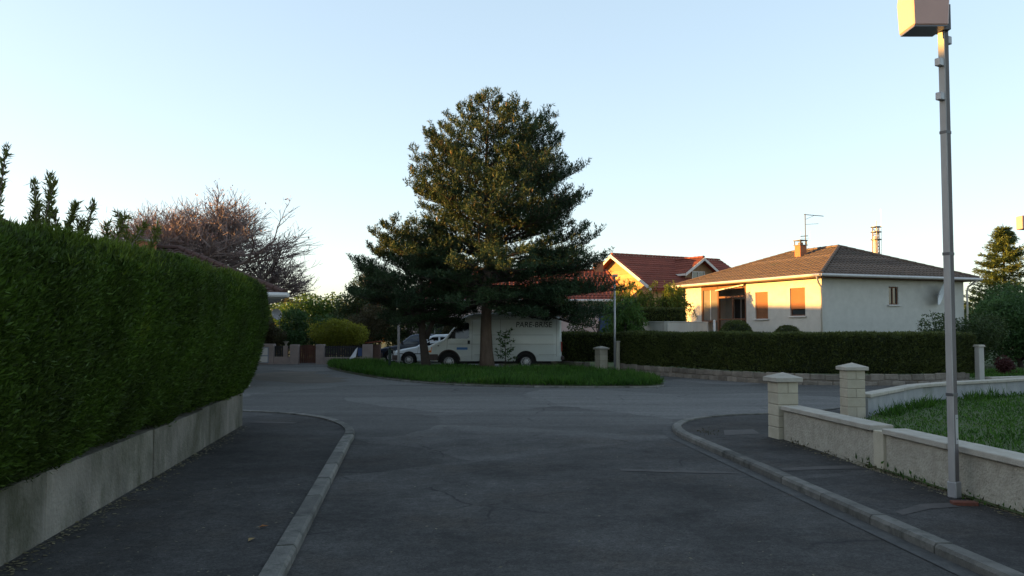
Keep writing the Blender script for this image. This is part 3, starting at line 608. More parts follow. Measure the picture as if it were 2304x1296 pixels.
# ------------------------------------------------------------------ trees
def crown_tree(name, label, loc, lobes, leaves, leaf, m, trunk_r=0.12, cat='tree', trunk_m=None, n=3, group=None, bottom=0.0, spread=0.9, flat=0.0, fill=0.35, up=0.3):
    """lobes: (x, y, z, rx, ry, rz) relative to the foot; leaves on and inside the lobes, limbs run to each lobe"""
    t = thing(name, label, cat, loc, 0, group); trunk_m = trunk_m or BARKD
    mb = MB(); zc = min(q[2]-q[5] for q in lobes)
    top = max(q[2] for q in lobes); base = max(0.25, zc*0.9)
    mb.tube([(0, 0, -0.1), (0.02, 0.01, base*0.5), (0.0, 0.03, base), (0.05, 0.0, (base+top)/2)], [trunk_r*1.25, trunk_r, trunk_r*0.9, trunk_r*0.45], 9)
    for q in lobes:
        mb.tube([(0, 0.02, base*0.9), (q[0]*0.45, q[1]*0.45, base+(q[2]-base)*0.45), (q[0], q[1], q[2])], [trunk_r*0.5, trunk_r*0.3, trunk_r*0.1], 6)
    mb.build('trunk', trunk_m, t, smooth=True)
    vol = np.array([q[3]*q[4]+q[4]*q[5]+q[3]*q[5] for q in lobes]); cnt = (leaves*vol/vol.sum()).astype(int); PP = []; DD = []
    for q, c in zip(lobes, cnt):
        d = norm(RNG.normal(size=(c, 3))); r = np.where(RNG.uniform(size=c) < fill, RNG.uniform(0.3, 1, c), RNG.uniform(0.82, 1.05, c))
        r = r*(1+0.16*wob(d*2+np.array(q[:3]), 2.2)); keep = wob(d*q[3]*1.0+np.array(q[:3]), 3.0) > -0.75
        p = np.array(q[:3]) + d*np.array(q[3:])*r[:, None]
        PP.append(p[keep]); DD.append(norm(d + np.array([0, 0, up]))[keep])
    P = np.concatenate(PP); D = np.concatenate(DD); k = P[:, 2] > bottom; P = P[k]; D = D[k]
    link('crown', arrays_mesh('crown', blades(P, D, leaf[0], leaf[1], n, spread, leaf[0]*0.5), 4), m, t); return t
def rlobes(k, rx, ry, z0, z1, r, seed, cx=0.0):
    rr = random.Random(seed); out = []
    for i in range(k):
        a = rr.uniform(0, 6.28); f = math.sqrt(rr.uniform(0.05, 1)); z = z0+(z1-z0)*(i+0.5)/k; sh = math.sqrt(max(0.15, 1-((z-(z0+z1)/2)/((z1-z0)/2+r))**2))
        q = r*rr.uniform(0.7, 1.25); out.append((cx+rx*f*sh*math.cos(a), ry*f*sh*math.sin(a), z, q, q, q*0.8))
    return out

def pine(name, label, loc, H, radius, zlow, trunk_r, m, seed, whorl=0.42, tuft=0.2, dens=1.0, lean=(0, 0), fork=None, prune=None, skirt=None):
    rr = random.Random(seed); t = thing(name, label, 'tree', loc)
    tr = MB(); n = 12
    tp = [(lean[0]*(k/n)**1.5 + 0.05*math.sin(k*0.9+seed), lean[1]*(k/n) + 0.05*math.cos(k*0.7), -0.15 + (H*0.97+0.15)*k/n) for k in range(n+1)]
    tr.tube(tp, [trunk_r*(1.35 if k == 0 else 1.0 if k == 1 else (1-k/n*0.93)) for k in range(n+1)], 12)
    br = MB(); TP = []; TD = []; TL = []
    def trunk_at(z):
        k = min(n-1, max(0, int((z+0.15)/(H*0.97+0.15)*n))); f = (z+0.15)/(H*0.97+0.15)*n-k
        return Vector(tp[k]).lerp(Vector(tp[k+1]), f)
    def shoot(p0, d0, ln, r0, lvl, zrel):
        """one branch: droops a little, then turns up at the tip; side shoots on both sides"""
        pts = [p0]; d = d0.copy(); k = 6 if lvl == 0 else 4; p = p0.copy()
        for i in range(k):
            p = p + d*(ln/k); pts.append(p.copy())
            d = (d + Vector((rr.gauss(0, .09), rr.gauss(0, .09), (0.10 if i > k*0.4 else -0.03) + rr.gauss(0, .05)))).normalized()
        if lvl < 2: br.tube(pts, [max(0.006, r0*(1-i/(k+0.5))) for i in range(k+1)], 5 if lvl == 0 else 4, cap=False)
        else: br.tube([pts[0], pts[2], pts[-1]], [max(0.006, r0), max(0.006, r0*0.6), 0.005], 3, cap=False)
        if lvl < 2:
            m_ = max(3, int(ln/(0.33 if lvl == 0 else 0.24)))
            for i in range(m_):
                f = 0.36+0.64*(i+rr.random())/m_ if lvl == 0 else 0.25+0.75*(i+rr.random())/m_
                j = min(k-1, int(f*k)); q = pts[j].lerp(pts[j+1], f*k-j); ax = (pts[j+1]-pts[j]).normalized()
                side = ax.cross(Vector((0, 0, 1))).normalized()*(1 if i % 2 else -1)
                dd = (ax*0.75 + side*rr.uniform(0.5, 1.0) + Vector((0, 0, rr.uniform(-0.02, 0.40)))).normalized()
                shoot(q, dd, (ln*0.42*(1.15-f*0.75) if lvl == 0 else ln*0.5*(1.1-f*0.5))*rr.uniform(0.7, 1.2), r0*0.45, lvl+1, zrel)
        kk = max(2, int(ln*(7.0 if lvl else 2.0)*dens))
        for i in range(kk):
            f = 1 - (i/kk)*(0.85 if lvl else 0.5); j = min(k-1, int(f*k*0.999)); q = pts[j].lerp(pts[j+1], f*k*0.999-j)
            ax = (pts[j+1]-pts[j]).normalized(); TP.append(q); TD.append((ax + Vector((0, 0, 0.55 if f > 0.9 else 0.25))).normalized()); TL.append(tuft*rr.uniform(0.8, 1.25)*(1.15 if f > 0.95 else 1))
    z = zlow
    while z < H*0.985:
        f = (z-zlow)/(H-zlow); nb = rr.choice((6, 7)) if f < 0.85 else 5; a0 = rr.uniform(0, 6.28)
        for b in range(nb):
            a = a0 + b*2*math.pi/nb + rr.uniform(-0.3, 0.3); Rm = radius(z, a)*(rr.uniform(0.86, 1.06) if rr.random() < 0.75 else rr.uniform(0.45, 0.8))
            if prune and prune(z, a): continue
            tip = Vector((math.cos(a)*Rm, math.sin(a)*Rm, z)); tip += trunk_at(min(z, H*0.9)); tip.z = z
            up = -0.10 + 0.95*f + rr.uniform(-0.05, 0.15)
            st_ = trunk_at(min(H*0.93, max(zlow*0.8, z-up*Rm))); d = tip-st_; ln = d.length
            shoot(st_, d.normalized(), max(0.3, ln*0.97), max(0.018, trunk_r*0.25*(1-f*0.75)), 0, f)
        z += whorl*rr.uniform(0.8, 1.2)*(1-0.3*f)
    if skirt: skirt(shoot, trunk_at, rr)
    for i in range(5): 
        TP.append(trunk_at(H*0.97)+Vector((rr.gauss(0, .08), rr.gauss(0, .08), 0.08*i))); TD.append(Vector((0, 0, 1))); TL.append(tuft)
    if fork: fork(tr)
    tr.build('trunk', BARK if trunk_r > 0.2 else BARKD, t, smooth=True); br.build('branches', BARKD, t, fix=False)
    P = np.array([tuple(p) for p in TP]); D = np.array([tuple(p) for p in TD]); L = np.array(TL)
    # needles stand out all round each shoot: a short spray of slim blades
    F = norm(D*0.6+np.array([0, 0, 0.75])+0.2*RNG.normal(size=D.shape)); V = np.concatenate([blades(P+F*k, F, 0.135, 0.031, 4, 0.9, 0.015, 0.35) for k in (0.0, 0.08, 0.16)]); print(name, len(P), len(V))
    link('crown', arrays_mesh('crown', V, 4), m, t)
    return t, P, D
def rad_main(z, a):
    tab = [(1.8, 2.6), (2.4, 3.3), (3.3, 4.1), (4.6, 4.35), (5.5, 3.9), (6.3, 3.7), (7.2, 3.75), (8.0, 3.55), (8.7, 3.25), (9.3, 2.8), (9.8, 2.3), (10.2, 1.7), (10.5, 1.1), (10.8, 0.5)]
    r = np.interp(z, [q[0] for q in tab], [q[1] for q in tab]); c = math.cos(a)
    if c > 0.3 and z < 4.2: r *= 1.12
    if c < -0.3: r *= 0.86 if z > 4 else 0.8
    if c > 0 and z > 6.5: r *= 1.06
    return float(r*0.92)
def low_boughs(shoot, trunk_at, rr):
    for a, r, z0, z1 in ((-0.5, 3.4, 2.9, 2.35), (0.1, 3.9, 2.7, 2.1), (-1.2, 2.4, 2.6, 2.25), (0.7, 3.4, 2.8, 2.1), (-0.2, 4.6, 3.2, 2.7), (-2.6, 2.0, 2.7, 2.0), (3.3, 2.4, 2.8, 2.1), (2.4, 2.6, 2.8, 2.1), (1.5, 3.0, 2.8, 2.0), (-0.85, 3.0, 2.6, 2.25), (0.35, 2.2, 2.5, 2.05), (0.05, 3.3, 2.5, 2.05), (0.15, 4.6, 2.6, 2.0)):
        e = Vector((math.cos(a)*r, math.sin(a)*r, z1)); p = trunk_at(z0); e += Vector((p.x, p.y, 0)); d = e-p; shoot(p, d.normalized(), d.length, 0.05, 0, 0.0)
pt, PP_, PD_ = pine('pine_tree', 'big dark pine with a rounded crown on the grass island', (-0.95, 32.5, 0.05), 10.75, rad_main, 2.6, 0.25, PINE, 3, 0.37, 0.24, 1.05, skirt=low_boughs)
# pale new candles on the upper shoots
top = (PP_[:, 2] > 5.5); idx = np.where(top)[0]; idx = RNG.choice(idx, min(380, len(idx)), replace=False)
cp = PP_[idx]+PD_[idx]*0.05
link('candles', arrays_mesh('candles', blades(cp, np.tile([0, 0, 1.0], (len(cp), 1)), 0.19, 0.035, 2, 0.12, 0.0, 0.5), 4), CANDLE, pt, 'stuff')
def rad_small(z, a):
    tab = [(1.5, 1.5), (2.2, 2.3), (3.2, 2.5), (4.2, 2.35), (5.0, 1.7), (5.7, 1.0), (6.2, 0.5)]
    r = np.interp(z, [q[0] for q in tab], [q[1] for q in tab]); c = math.cos(a)
    return float(r*(1.05 if c < 0 else 0.9))
def fork_(tr):
    tr.tube([(0.02, 0, 1.2), (0.22, 0.02, 1.7), (0.5, 0.1, 2.3), (0.9, 0.15, 3.0)], [0.12, 0.09, 0.07, 0.03], 8)
    tr.tube([(-0.02, 0, 1.25), (-0.3, 0.05, 1.9), (-0.8, -0.05, 2.7)], [0.10, 0.07, 0.03], 8)
pine('smaller_pine', 'smaller dark pine with a forked trunk beside the front of the van', (-3.35, 32.7, 0.08), 5.8, rad_small, 1.9, 0.185, PINE2, 8, 0.33, 0.22, 1.05, (-0.45, 0), fork_)
# sapling in front of the van
sp = thing('sapling', 'thin leafy sapling in front of the side of the van', 'sapling', (-0.28, 33.0, 0.08))
mb = MB(); mb.tube([(0, 0, -0.05), (0.03, 0, 0.6), (0.0, 0.02, 1.15), (0.06, 0, 1.6)], [0.025, 0.02, 0.014, 0.006], 6)
bp = []
for i in range(14):
    z = 0.35+1.2*i/14; a = i*2.4; L = 0.55*(1-0.3*i/14); e = Vector((math.cos(a)*L, math.sin(a)*L, z+0.25*L)); mb.tube([(0.01, 0, z), (e.x*0.5, e.y*0.5, z+0.16*L), e], [0.01, 0.007, 0.004], 4)
    for k in range(6): bp.append(Vector((0.01, 0, z)).lerp(e, 0.3+0.08*k))
mb.build('stem', BARKD, sp, smooth=True); bp = np.array([tuple(p) for p in bp])
link('foliage', arrays_mesh('foliage', blades(bp, norm(RNG.normal(size=bp.shape)+np.array([0, 0, -.2])), 0.13, 0.06, 3, 0.5, 0.03), 4), LEAFM, sp)

# bare twiggy tree with pink buds behind the left hedge
def bare_tree(name, label, loc, H, spread, seed):
    rr = random.Random(seed); t = thing(name, label, 'tree', loc); tk = MB(); tw = []; buds = []
    def grow(p, d, ln, r, lvl):
        k = 4 if lvl < 3 else 3; pts = [p]; q = p.copy()
        for i in range(k):
            q = q + d*(ln/k); pts.append(q.copy()); d = (d+Vector((rr.gauss(0, .13), rr.gauss(0, .13), rr.gauss(0.035, .11)))).normalized()
        e_ = ((q.x/4.7)**2+(q.y/4.2)**2+((q.z-5.0)/3.55)**2)
        if e_ > 1.12 and lvl > 1:
            for i in range(k): tw.append((tuple(pts[i]), tuple(pts[i+1]), min(r, 0.008)))
            return
        if lvl < 3: tk.tube(pts, [r*(1-0.45*i/k) for i in range(k+1)], 7 if lvl < 2 else 5, cap=False)
        else:
            for i in range(k): tw.append((tuple(pts[i]), tuple(pts[i+1]), r*(1-0.5*i/k)))
        if lvl == 6:
            if rr.random() < 0.05: buds.append(tuple(q))
            return
        for b in range(rr.choice((4, 5) if lvl in (1, 2) else (3, 3, 4)) if lvl else 9):
            f = rr.uniform(0.45, 1.0) if lvl else rr.uniform(0.55, 1.0); j = min(k-1, int(f*k*0.999)); s = pts[j].lerp(pts[j+1], f*k*0.999-j)
            a = rr.uniform(0, 6.28); side = Vector((math.cos(a), math.sin(a), rr.uniform(-0.45, 0.45) if lvl else rr.uniform(-0.35, 0.7)))
            nd = (d*(0.75 if lvl else 0.55) + side*(0.62 if lvl else 0.85)*spread).normalized()
            grow(s, nd, ln*rr.uniform(0.60, 0.84), r*0.58, lvl+1)
        if lvl: grow(q, (d+Vector((0, 0, .05))).normalized(), ln*0.68, r*0.6, lvl+1)
    grow(Vector((0, 0, -0.1)), Vector((0.03, 0, 1)), H*0.26, H*0.021, 0)
    tk.build('trunk', TWIG, t, smooth=True, fix=False)
    A = np.array([q[0] for q in tw]); B = np.array([q[1] for q in tw]); Rr = np.maximum(np.array([q[2] for q in tw]), 0.0048)
    d = norm(B-A); s1 = norm(np.cross(d, RNG.normal(size=d.shape))); s2 = np.cross(d, s1); quads = []
    for a_, k_ in ((s1, np.ones(len(A), bool)), (s2, Rr > 0.009)):
        quads.append(np.stack([A+a_*Rr[:, None], B+a_*Rr[:, None]*0.8, B-a_*Rr[:, None]*0.8, A-a_*Rr[:, None]], 1)[k_])
    link('twigs', arrays_mesh('twigs', np.concatenate(quads), 4), TWIG, t)
    bu = np.array(buds)
    if len(bu): link('buds', arrays_mesh('buds', blades(bu, norm(RNG.normal(size=bu.shape)), 0.12, 0.06, 3, 0.9, 0.07), 4), BUD, t)
    return t, len(tw)
_, ntw = bare_tree('bare_tree', 'spreading bare twiggy tree with pinkish buds behind the thuja hedge', (-12.8, 36.5, 0.0), 12.2, 1.15, 12)
print('twigs', ntw)
# leggy shrub with upright shoots right behind the hedge
ls = thing('leggy_shrub', 'leggy evergreen shrub with upright shoots rising over the thuja hedge', 'shrub', (-5.6, 9.2, 0.05))
mb = MB(); lp_ = []; ld_ = []; rr = random.Random(4)
shoots = [(-0.35, 3.42, .05), (0.02, 3.62, .07), (0.20, 3.32, -.05), (0.48, 3.34, .0), (0.66, 3.22, .12), (0.85, 2.95, .2), (-0.6, 3.3, -.1), (1.05, 2.98, .12), (1.3, 2.85, .25), *[(-0.9+2.5*i/15, 2.92+0.22*math.sin(i*2.1)-0.012*i, 0.25*math.sin(i*1.3)) for i in range(16)], (0.3, 3.0, .2), (0.7, 2.9, -.1), (1.5, 2.75, .3), (-0.2, 3.1, 0), (-0.75, 3.1, -.15), (1.0, 2.8, 0), (-0.5, 3.0, 0.1)]
for x, h, le in shoots:
    y = rr.uniform(-0.3, 0.5); pts = [Vector((x*0.3, y*0.3, 0)), Vector((x*0.8, y, h*0.6)), Vector((x-le*0.4, y, h*0.82)), Vector((x+le*0.6, y, h))]
    mb.tube(pts, [0.03, 0.018, 0.012, 0.006], 5)
    for k in range(70):
        f = (k+rr.random())/70; s = 0.9+f*2.1; j = min(2, int(s)); q = pts[j].lerp(pts[j+1], min(1, s-j)); lp_.append(tuple(q)); ld_.append((pts[j+1]-pts[j]).normalized()[:])
mb.build('stems', TWIG, ls, smooth=True)
P = np.array(lp_); D = np.array(ld_)
link('foliage', arrays_mesh('foliage', blades(P, D, 0.085, 0.018, 6, 0.7, 0.012), 4), leafmat('shrub leaves', (0.09, 0.11, 0.025), (0.15, 0.16, 0.04), None, 1.5, 0.5, 0.35), ls)

# ------------------------------------------------------------------ houses
def tile_plane(mb, P0, U, V, N, u0, u1, k0, k1, vlen, course=0.30, wave=0.018, tile=0.25):
    """overlapping rows of rolled tiles on one roof slope; left/right limits move by k0, k1 per metre up the slope"""
    P0 = Vector(P0); n = max(1, int(round(vlen/course))); c = vlen/n
    for i in range(n):
        v0 = i*c-0.03; v1 = min(vlen, (i+1)*c+0.02); a = u0+k0*max(0, v0); b = u1-k1*max(0, v0)
        at_, bt = u0+k0*v1, u1-k1*v1
        if b-a < 0.15: continue
        m_ = max(1, int((b-a)/(tile/2))); lo = []; hi = []; lp_ = []
        for k in range(m_+1):
            f = k/m_; w_ = wave*(1 if k % 2 else -1)
            ul = a+(b-a)*f; uh = min(max(ul, at_), bt) if bt > at_ else (at_+bt)/2
            lo.append(P0+U*ul+V*v0+N*(0.055+w_)); hi.append(P0+U*uh+V*v1+N*(0.018+w_)); lp_.append(P0+U*ul+V*v0+N*(0.0))
        vv = lp_+lo+hi; q = m_+1
        mb.add(vv, [(r*q+k, r*q+k+1, (r+1)*q+k+1, (r+1)*q+k) for r in range(2) for k in range(m_)])
def ridge_tiles(parent, a, b, m, r=0.11, ln=0.42):
    a = Vector(a); b = Vector(b); L = (b-a).length; n = max(1, int(L/ln)); d = (b-a)/n
    x = d.normalized(); s = x.cross(Vector((0, 0, 1))).normalized(); u = s.cross(x)
    mb = MB(); prof = [(math.cos(t)*r, math.sin(t)*r*0.8) for t in np.linspace(-0.3, math.pi+0.3, 7)]; lnn = d.length
    for e, k in ((0.0, 1.1), (lnn*1.06, 0.92)):
        mb.v += [(e, p[0]*k, p[1]*k) for p in prof]
    for j in range(6): mb.f.append((j, j+1, 7+j+1, 7+j))
    mb.f += [(0, 1, 2, 3, 4, 5, 6), (13, 12, 11, 10, 9, 8, 7)]
    me = mb.mesh('ridge_tile'); me.materials.append(m)
    M = Matrix(((x.x, s.x, u.x, 0), (x.y, s.y, u.y, 0), (x.z, s.z, u.z, 0), (0, 0, 0, 1)))
    for i in range(n):
        o = link('ridge_tile', me, None, parent); o.matrix_local = Matrix.Translation(a+d*i) @ M
def slope(P0, P1, Pt):
    """frame of a slope whose eave runs P0->P1 and that rises towards Pt"""
    P0 = Vector(P0); P1 = Vector(P1); Pt = Vector(Pt); U = (P1-P0).normalized(); V = (Pt-P0); V = (V - U*V.dot(U)); vl = V.length; V.normalize(); N = U.cross(V)
    if N.z < 0: N = -N
    return U, V, N, vl
def hip_roof(parent, x0, x1, y0, y1, ze, zr, tm, axis='y', i0=None, i1=None, course=0.30, hips=True, under=PVCW):
    """hipped roof over a rectangle, ridge along axis from i0 to i1 (insets from the two ends)"""
    if axis == 'y':
        cx = (x0+x1)/2; A = (cx, y0+i0, zr); B = (cx, y1-i1, zr)
    else:
        cy = (y0+y1)/2; A = (x0+i0, cy, zr); B = (x1-i1, cy, zr)
    c00, c10, c11, c01 = (x0, y0, ze), (x1, y0, ze), (x1, y1, ze), (x0, y1, ze)
    deck = MB(); deck.add([c00, c10, c11, c01, A, B], [(3, 2, 1, 0)] + ([(0, 1, 4), (2, 3, 5), (1, 2, 5, 4), (3, 0, 4, 5)] if axis == 'y' else [(0, 1, 5, 4), (2, 3, 4, 5), (1, 2, 5), (3, 0, 4)]))
    rf = deck.build('roof', tm, parent)
    mb = MB()
    for e0, e1, t0, t1 in ([(c00, c10, A, A), (c10, c11, A, B), (c11, c01, B, B), (c01, c00, B, A)] if axis == 'y' else [(c00, c10, A, B), (c10, c11, B, B), (c11, c01, B, A), (c01, c00, A, A)]):
        U, V, N, vl = slope(e0, e1, t0); L = (Vector(e1)-Vector(e0)).length
        s0 = (Vector(t0)-Vector(e0)).dot(U); s1 = (Vector(t1)-Vector(e0)).dot(U)
        tile_plane(mb, e0, U, V, N, 0, L, s0/vl, (L-s1)/vl, vl, course)
    mb.build('roof_tiles', tm, rf, kind='stuff', fix=False)
    if hips:
        up = Vector((0, 0, 0.05))
        for a, b in ((c00, A), (c10, A if axis == 'y' else B), (c11, B), (c01, B if axis == 'y' else A)): ridge_tiles(rf, Vector(a)+up, Vector(b)+up, tm)
        if (Vector(A)-Vector(B)).length > 0.5: ridge_tiles(rf, Vector(A)+up, Vector(B)+up, tm)
    return rf
def wall_face(mb, P0, U, N, L, z0, z1, openings, depth=0.14):
    """outer wall skin with real openings (u0, u1, za, zb) and their reveals"""
    P0 = Vector(P0); U = Vector(U); N = Vector(N)
    us = sorted({0, L, *[o[0] for o in openings], *[o[1] for o in openings]}); zs = sorted({z0, z1, *[o[2] for o in openings], *[o[3] for o in openings]})
    pt = lambda u, z, d=0: P0+U*u+Vector((0, 0, z))-N*d
    for i in range(len(us)-1):
        for j in range(len(zs)-1):
            um, zm = (us[i]+us[i+1])/2, (zs[j]+zs[j+1])/2
            if any(o[0] < um < o[1] and o[2] < zm < o[3] for o in openings): continue
            mb.quad(pt(us[i], zs[j]), pt(us[i+1], zs[j]), pt(us[i+1], zs[j+1]), pt(us[i], zs[j+1]))
    for a, b, c, d in openings:
        mb.quad(pt(a, c), pt(a, d), pt(a, d, depth), pt(a, c, depth)); mb.quad(pt(b, c), pt(b, c, depth), pt(b, d, depth), pt(b, d))
        mb.quad(pt(a, d), pt(b, d), pt(b, d, depth), pt(a, d, depth)); mb.quad(pt(a, c), pt(a, c, depth), pt(b, c, depth), pt(b, c))
def frameM(P0, U, N):
    U = Vector(U); N = Vector(N); P0 = Vector(P0)
    return Matrix(((U.x, N.x, 0, P0.x), (U.y, N.y, 0, P0.y), (U.z, N.z, 1, P0.z), (0, 0, 0, 1)))
def window(parent, P0, U, N, w_, h, fm=PVCW, depth=0.12, sill=True, mull=1, shutter=None, gm=None, transom=False):
    """window in an opening whose lower left outer corner is P0: frame, panes, sill, half-lowered roller shutter"""
    M = frameM(P0, U, N); fr = MB(); d0, d1 = -depth-0.02, -depth+0.035; f = 0.055
    fr.box(0, w_, d0, d1, 0, f, M).box(0, w_, d0, d1, h-f, h, M).box(0, f, d0, d1, f, h-f, M).box(w_-f, w_, d0, d1, f, h-f, M)
    for k in range(mull):
        x = w_*(k+1)/(mull+1); fr.box(x-0.03, x+0.03, d0, d1, f, h-f, M)
    win = fr.build('window', fm, parent)
    for k in range(mull+1):
        a = f if k == 0 else w_*k/(mull+1)+0.03; b = w_-f if k == mull else w_*(k+1)/(mull+1)-0.03
        MB().box(a, b, -depth-0.012, -depth, f, h-f, M).build('pane', gm or GLASS, win)
    if sill: MB().box(-0.09, w_+0.09, -depth, 0.09, -0.075, -0.002, M).build('sill', PVCW, win, bevel=0.008)
    if shutter is not None:
        zb = h*(1-shutter); n = max(3, int((h-zb)/0.055)); s = (h-zb)/n
        for k in range(n):
            MB().box(0.01, w_-0.01, -depth+0.04, -depth+0.062, zb+k*s+0.003, zb+(k+1)*s-0.003, M).build('shutter_slat', SHUT, win, bevel=0.004)
    return win
X_, Y_ = Vector((1, 0, 0)), Vector((0, 1, 0))

# --- white bungalow: local x runs along the shaded street front, local y along the sunlit front
bu = thing('white_bungalow', 'white rendered bungalow with a brown hipped roof behind the long hedge', 'house', (14.9, 40.6, 0.09), R(22))
W, L = 9.4, 11.6; ZW = 4.02
mb = MB()
op_l = [(1.15, 2.25, 2.22, 3.62), (3.95, 4.98, 2.10, 3.52)]
wall_face(mb, (0, 0, 0), Y_, -X_, 5.75, 0, ZW, op_l)
wall_face(mb, (0, 9.95, 0), Y_, -X_, L-9.95, 0, ZW, [])
wall_face(mb, (0, 0, 0), X_, -Y_, W, 0, ZW, [(4.25, 4.88, 2.78, 3.68)])
wall_face(mb, (W, 0, 0), Y_, X_, L, 0, ZW, []); wall_face(mb, (0, L, 0), X_, Y_, W, 0, ZW, [])
wall_face(mb, (1.7, 5.75, 0), Y_, -X_, 4.2, 0, ZW, [(0.35, 1.45, 2.15, 3.45), (2.1, 3.5, 1.15, 3.35)])     # back of the porch
wall_face(mb, (0, 5.75, 0), X_, Y_, 1.7, 0, ZW, []); wall_face(mb, (0, 9.95, 0), X_, -Y_, 1.7, 0, ZW, [])
mb.build('wall', WALLW, bu, fix=False)
ox, oy = -0.5, -0.5
rf = hip_roof(bu, -0.52, W+0.52, -0.52, L+0.52, 4.16, 6.02, TILEB, 'y', 4.35, 4.6)
MB().box(-0.50, W+0.50, -0.50, L+0.50, 4.03, 4.10).build('soffit', BROWN, bu)
g = 0.60
for a, b in (((-g, -g, 4.13), (-g, L+g, 4.13)), ((-g, -g, 4.13), (W+g, -g, 4.13)), ((W+g, -g, 4.13), (W+g, L+g, 4.13))):
    MB().tube([a, b], 0.075, 10).build('gutter', ZINC, bu, smooth=False)
for pts in ([(-g, -0.35, 4.08), (-0.35, -0.18, 3.78), (-0.09, -0.09, 3.55), (-0.09, -0.09, 0.0)], [(W+0.3, -g, 4.08), (W+0.1, -0.2, 3.75), (W+0.1, -0.12, 3.5), (W+0.1, -0.12, 0)], [(-g, L+0.3, 4.08), (-0.2, L+0.1, 3.75), (-0.1, L+0.1, 3.5), (-0.1, L+0.1, 0)]):
    MB().tube(pts, 0.05, 8).build('downpipe', mat('cream downpipe', (0.55, 0.50, 0.45), 0.5), bu, smooth=True)
window(bu, (0, 1.15, 2.22), Y_, -X_, 1.10, 1.40, BROWN, 0.11, True, 0, 0.76)
window(bu, (0, 3.95, 2.10), Y_, -X_, 1.03, 1.42, BROWN, 0.11, True, 0, 1.0)
window(bu, (4.25, 0, 2.78), X_, -Y_, 0.63, 0.90, BROWN, 0.11, True, 1)
window(bu, (1.7, 6.1, 2.15), Y_, -X_, 1.10, 1.30, PVCW, 0.09, True, 1)
window(bu, (1.7, 7.85, 1.15), Y_, -X_, 1.40, 2.20, PVCW, 0.09, False, 1)
pch = MB()
for y in (5.83, 8.35, 9.87): pch.box(0.02, 0.15, y-0.065, y+0.065, 0, 4.02)
pch.box(0.02, 0.13, 5.9, 9.8, 3.80, 4.02); pch.box(0.04, 0.12, 5.9, 8.29, 3.30, 3.40); pch.box(0.04, 0.12, 5.9, 8.29, 2.05, 2.14); pch.box(0.04, 0.12, 7.0, 7.08, 2.14, 3.30)
pch.box(0.02, 0.14, 8.42, 9.80, 1.95, 2.05)
po = pch.build('porch_frame', BROWN, bu)
for a, b in ((8.42, 9.09), (9.13, 9.80)): MB().box(0.07, 0.082, a, b, 2.05, 3.80).build('pane', GLASSL, po)
MB().box(0.05, 0.10, 9.085, 9.135, 2.05, 3.80).build('mullion', PVCW, po)
mb = MB(); mb.add([(-0.12, 5.85, 3.93), (-0.12, 8.4, 3.72), (1.2, 8.4, 3.86), (1.2, 5.85, 4.0), (-0.12, 5.85, 3.99), (-0.12, 8.4, 3.78), (1.2, 8.4, 3.92), (1.2, 5.85, 4.02)], [(3, 2, 1, 0), (4, 5, 6, 7), (0, 1, 5, 4), (1, 2, 6, 5), (2, 3, 7, 6), (3, 0, 4, 7)])
mb.build('porch_awning', ZINC, po)
MB().box(0.3, 1.6, 5.8, 9.9, 0.0, 1.1).build('porch_floor', WALLT, bu)
# chimney, cowl, aerial
ch = MB().box(3.30, 3.75, 5.25, 5.70, 5.0, 6.20).build('chimney', CHIM, rf)
cw = MB().box(3.25, 3.80, 5.20, 5.75, 6.202, 6.24)
for x in (3.30, 3.75):
    for y in (5.25, 5.70): cw.box(x-0.02, x+0.02, y-0.02, y+0.02, 6.24, 6.47)
cw.box(3.24, 3.81, 5.19, 5.76, 6.47, 6.51); cw.build('cowl', STEEL, rf)
MB().box(3.43, 3.62, 5.38, 5.57, 6.24, 6.38).build('flue', CHIM, rf)
an = thing('tv_aerial', 'thin television aerial standing on the bungalow chimney', 'aerial', (0, 0, 0))
Mb = Matrix.Translation((14.9, 40.6, 0.09)) @ Matrix.Rotation(R(22), 4, 'Z'); q = Mb @ Vector((3.72, 5.3, 0)); an.location = (q.x, q.y, 5.75); an.rotation_euler = (0, 0, R(-10))
MB().tube([(0, 0, 0), (0, 0, 2.32)], 0.028, 6).build('mast', STEEL, an)
bo = MB(); bo.tube([(-0.06, 0, 2.28), (1.02, 0.2, 2.19)], 0.020, 5).tube([(0, 0, 2.0), (0.5, 0.1, 2.22)], 0.010, 5)
for k in range(10): x = 0.1+0.09*k; bo.tube([(x, 0.2*x-0.16, 2.28-0.085*x), (x, 0.2*x+0.16, 2.28-0.085*x)], 0.006, 4)
bo.build('boom', STEEL, an)
b2 = MB(); b2.tube([(0, 0, 1.72), (0.30, 0.06, 1.74), (0.74, 0.15, 1.77)], 0.010, 5)
for k in range(5): x = 0.3+0.09*k; b2.tube([(x, 0.2*x-0.1, 1.75), (x, 0.2*x+0.1, 1.75)], 0.006, 4)
b2.build('boom', STEEL, an)
b3 = MB(); b3.tube([(-0.26, 0, 1.06), (0.14, 0, 1.08)], 0.022, 5)
for x in (-0.24, 0.24): b3.tube([(x, 0, 0.8), (x*1.05, 0, 1.35)], 0.005, 4)
b3.tube([(-0.24, 0, 0.95), (0.24, 0, 0.95)], 0.006, 4); b3.build('boom', STEEL, an)
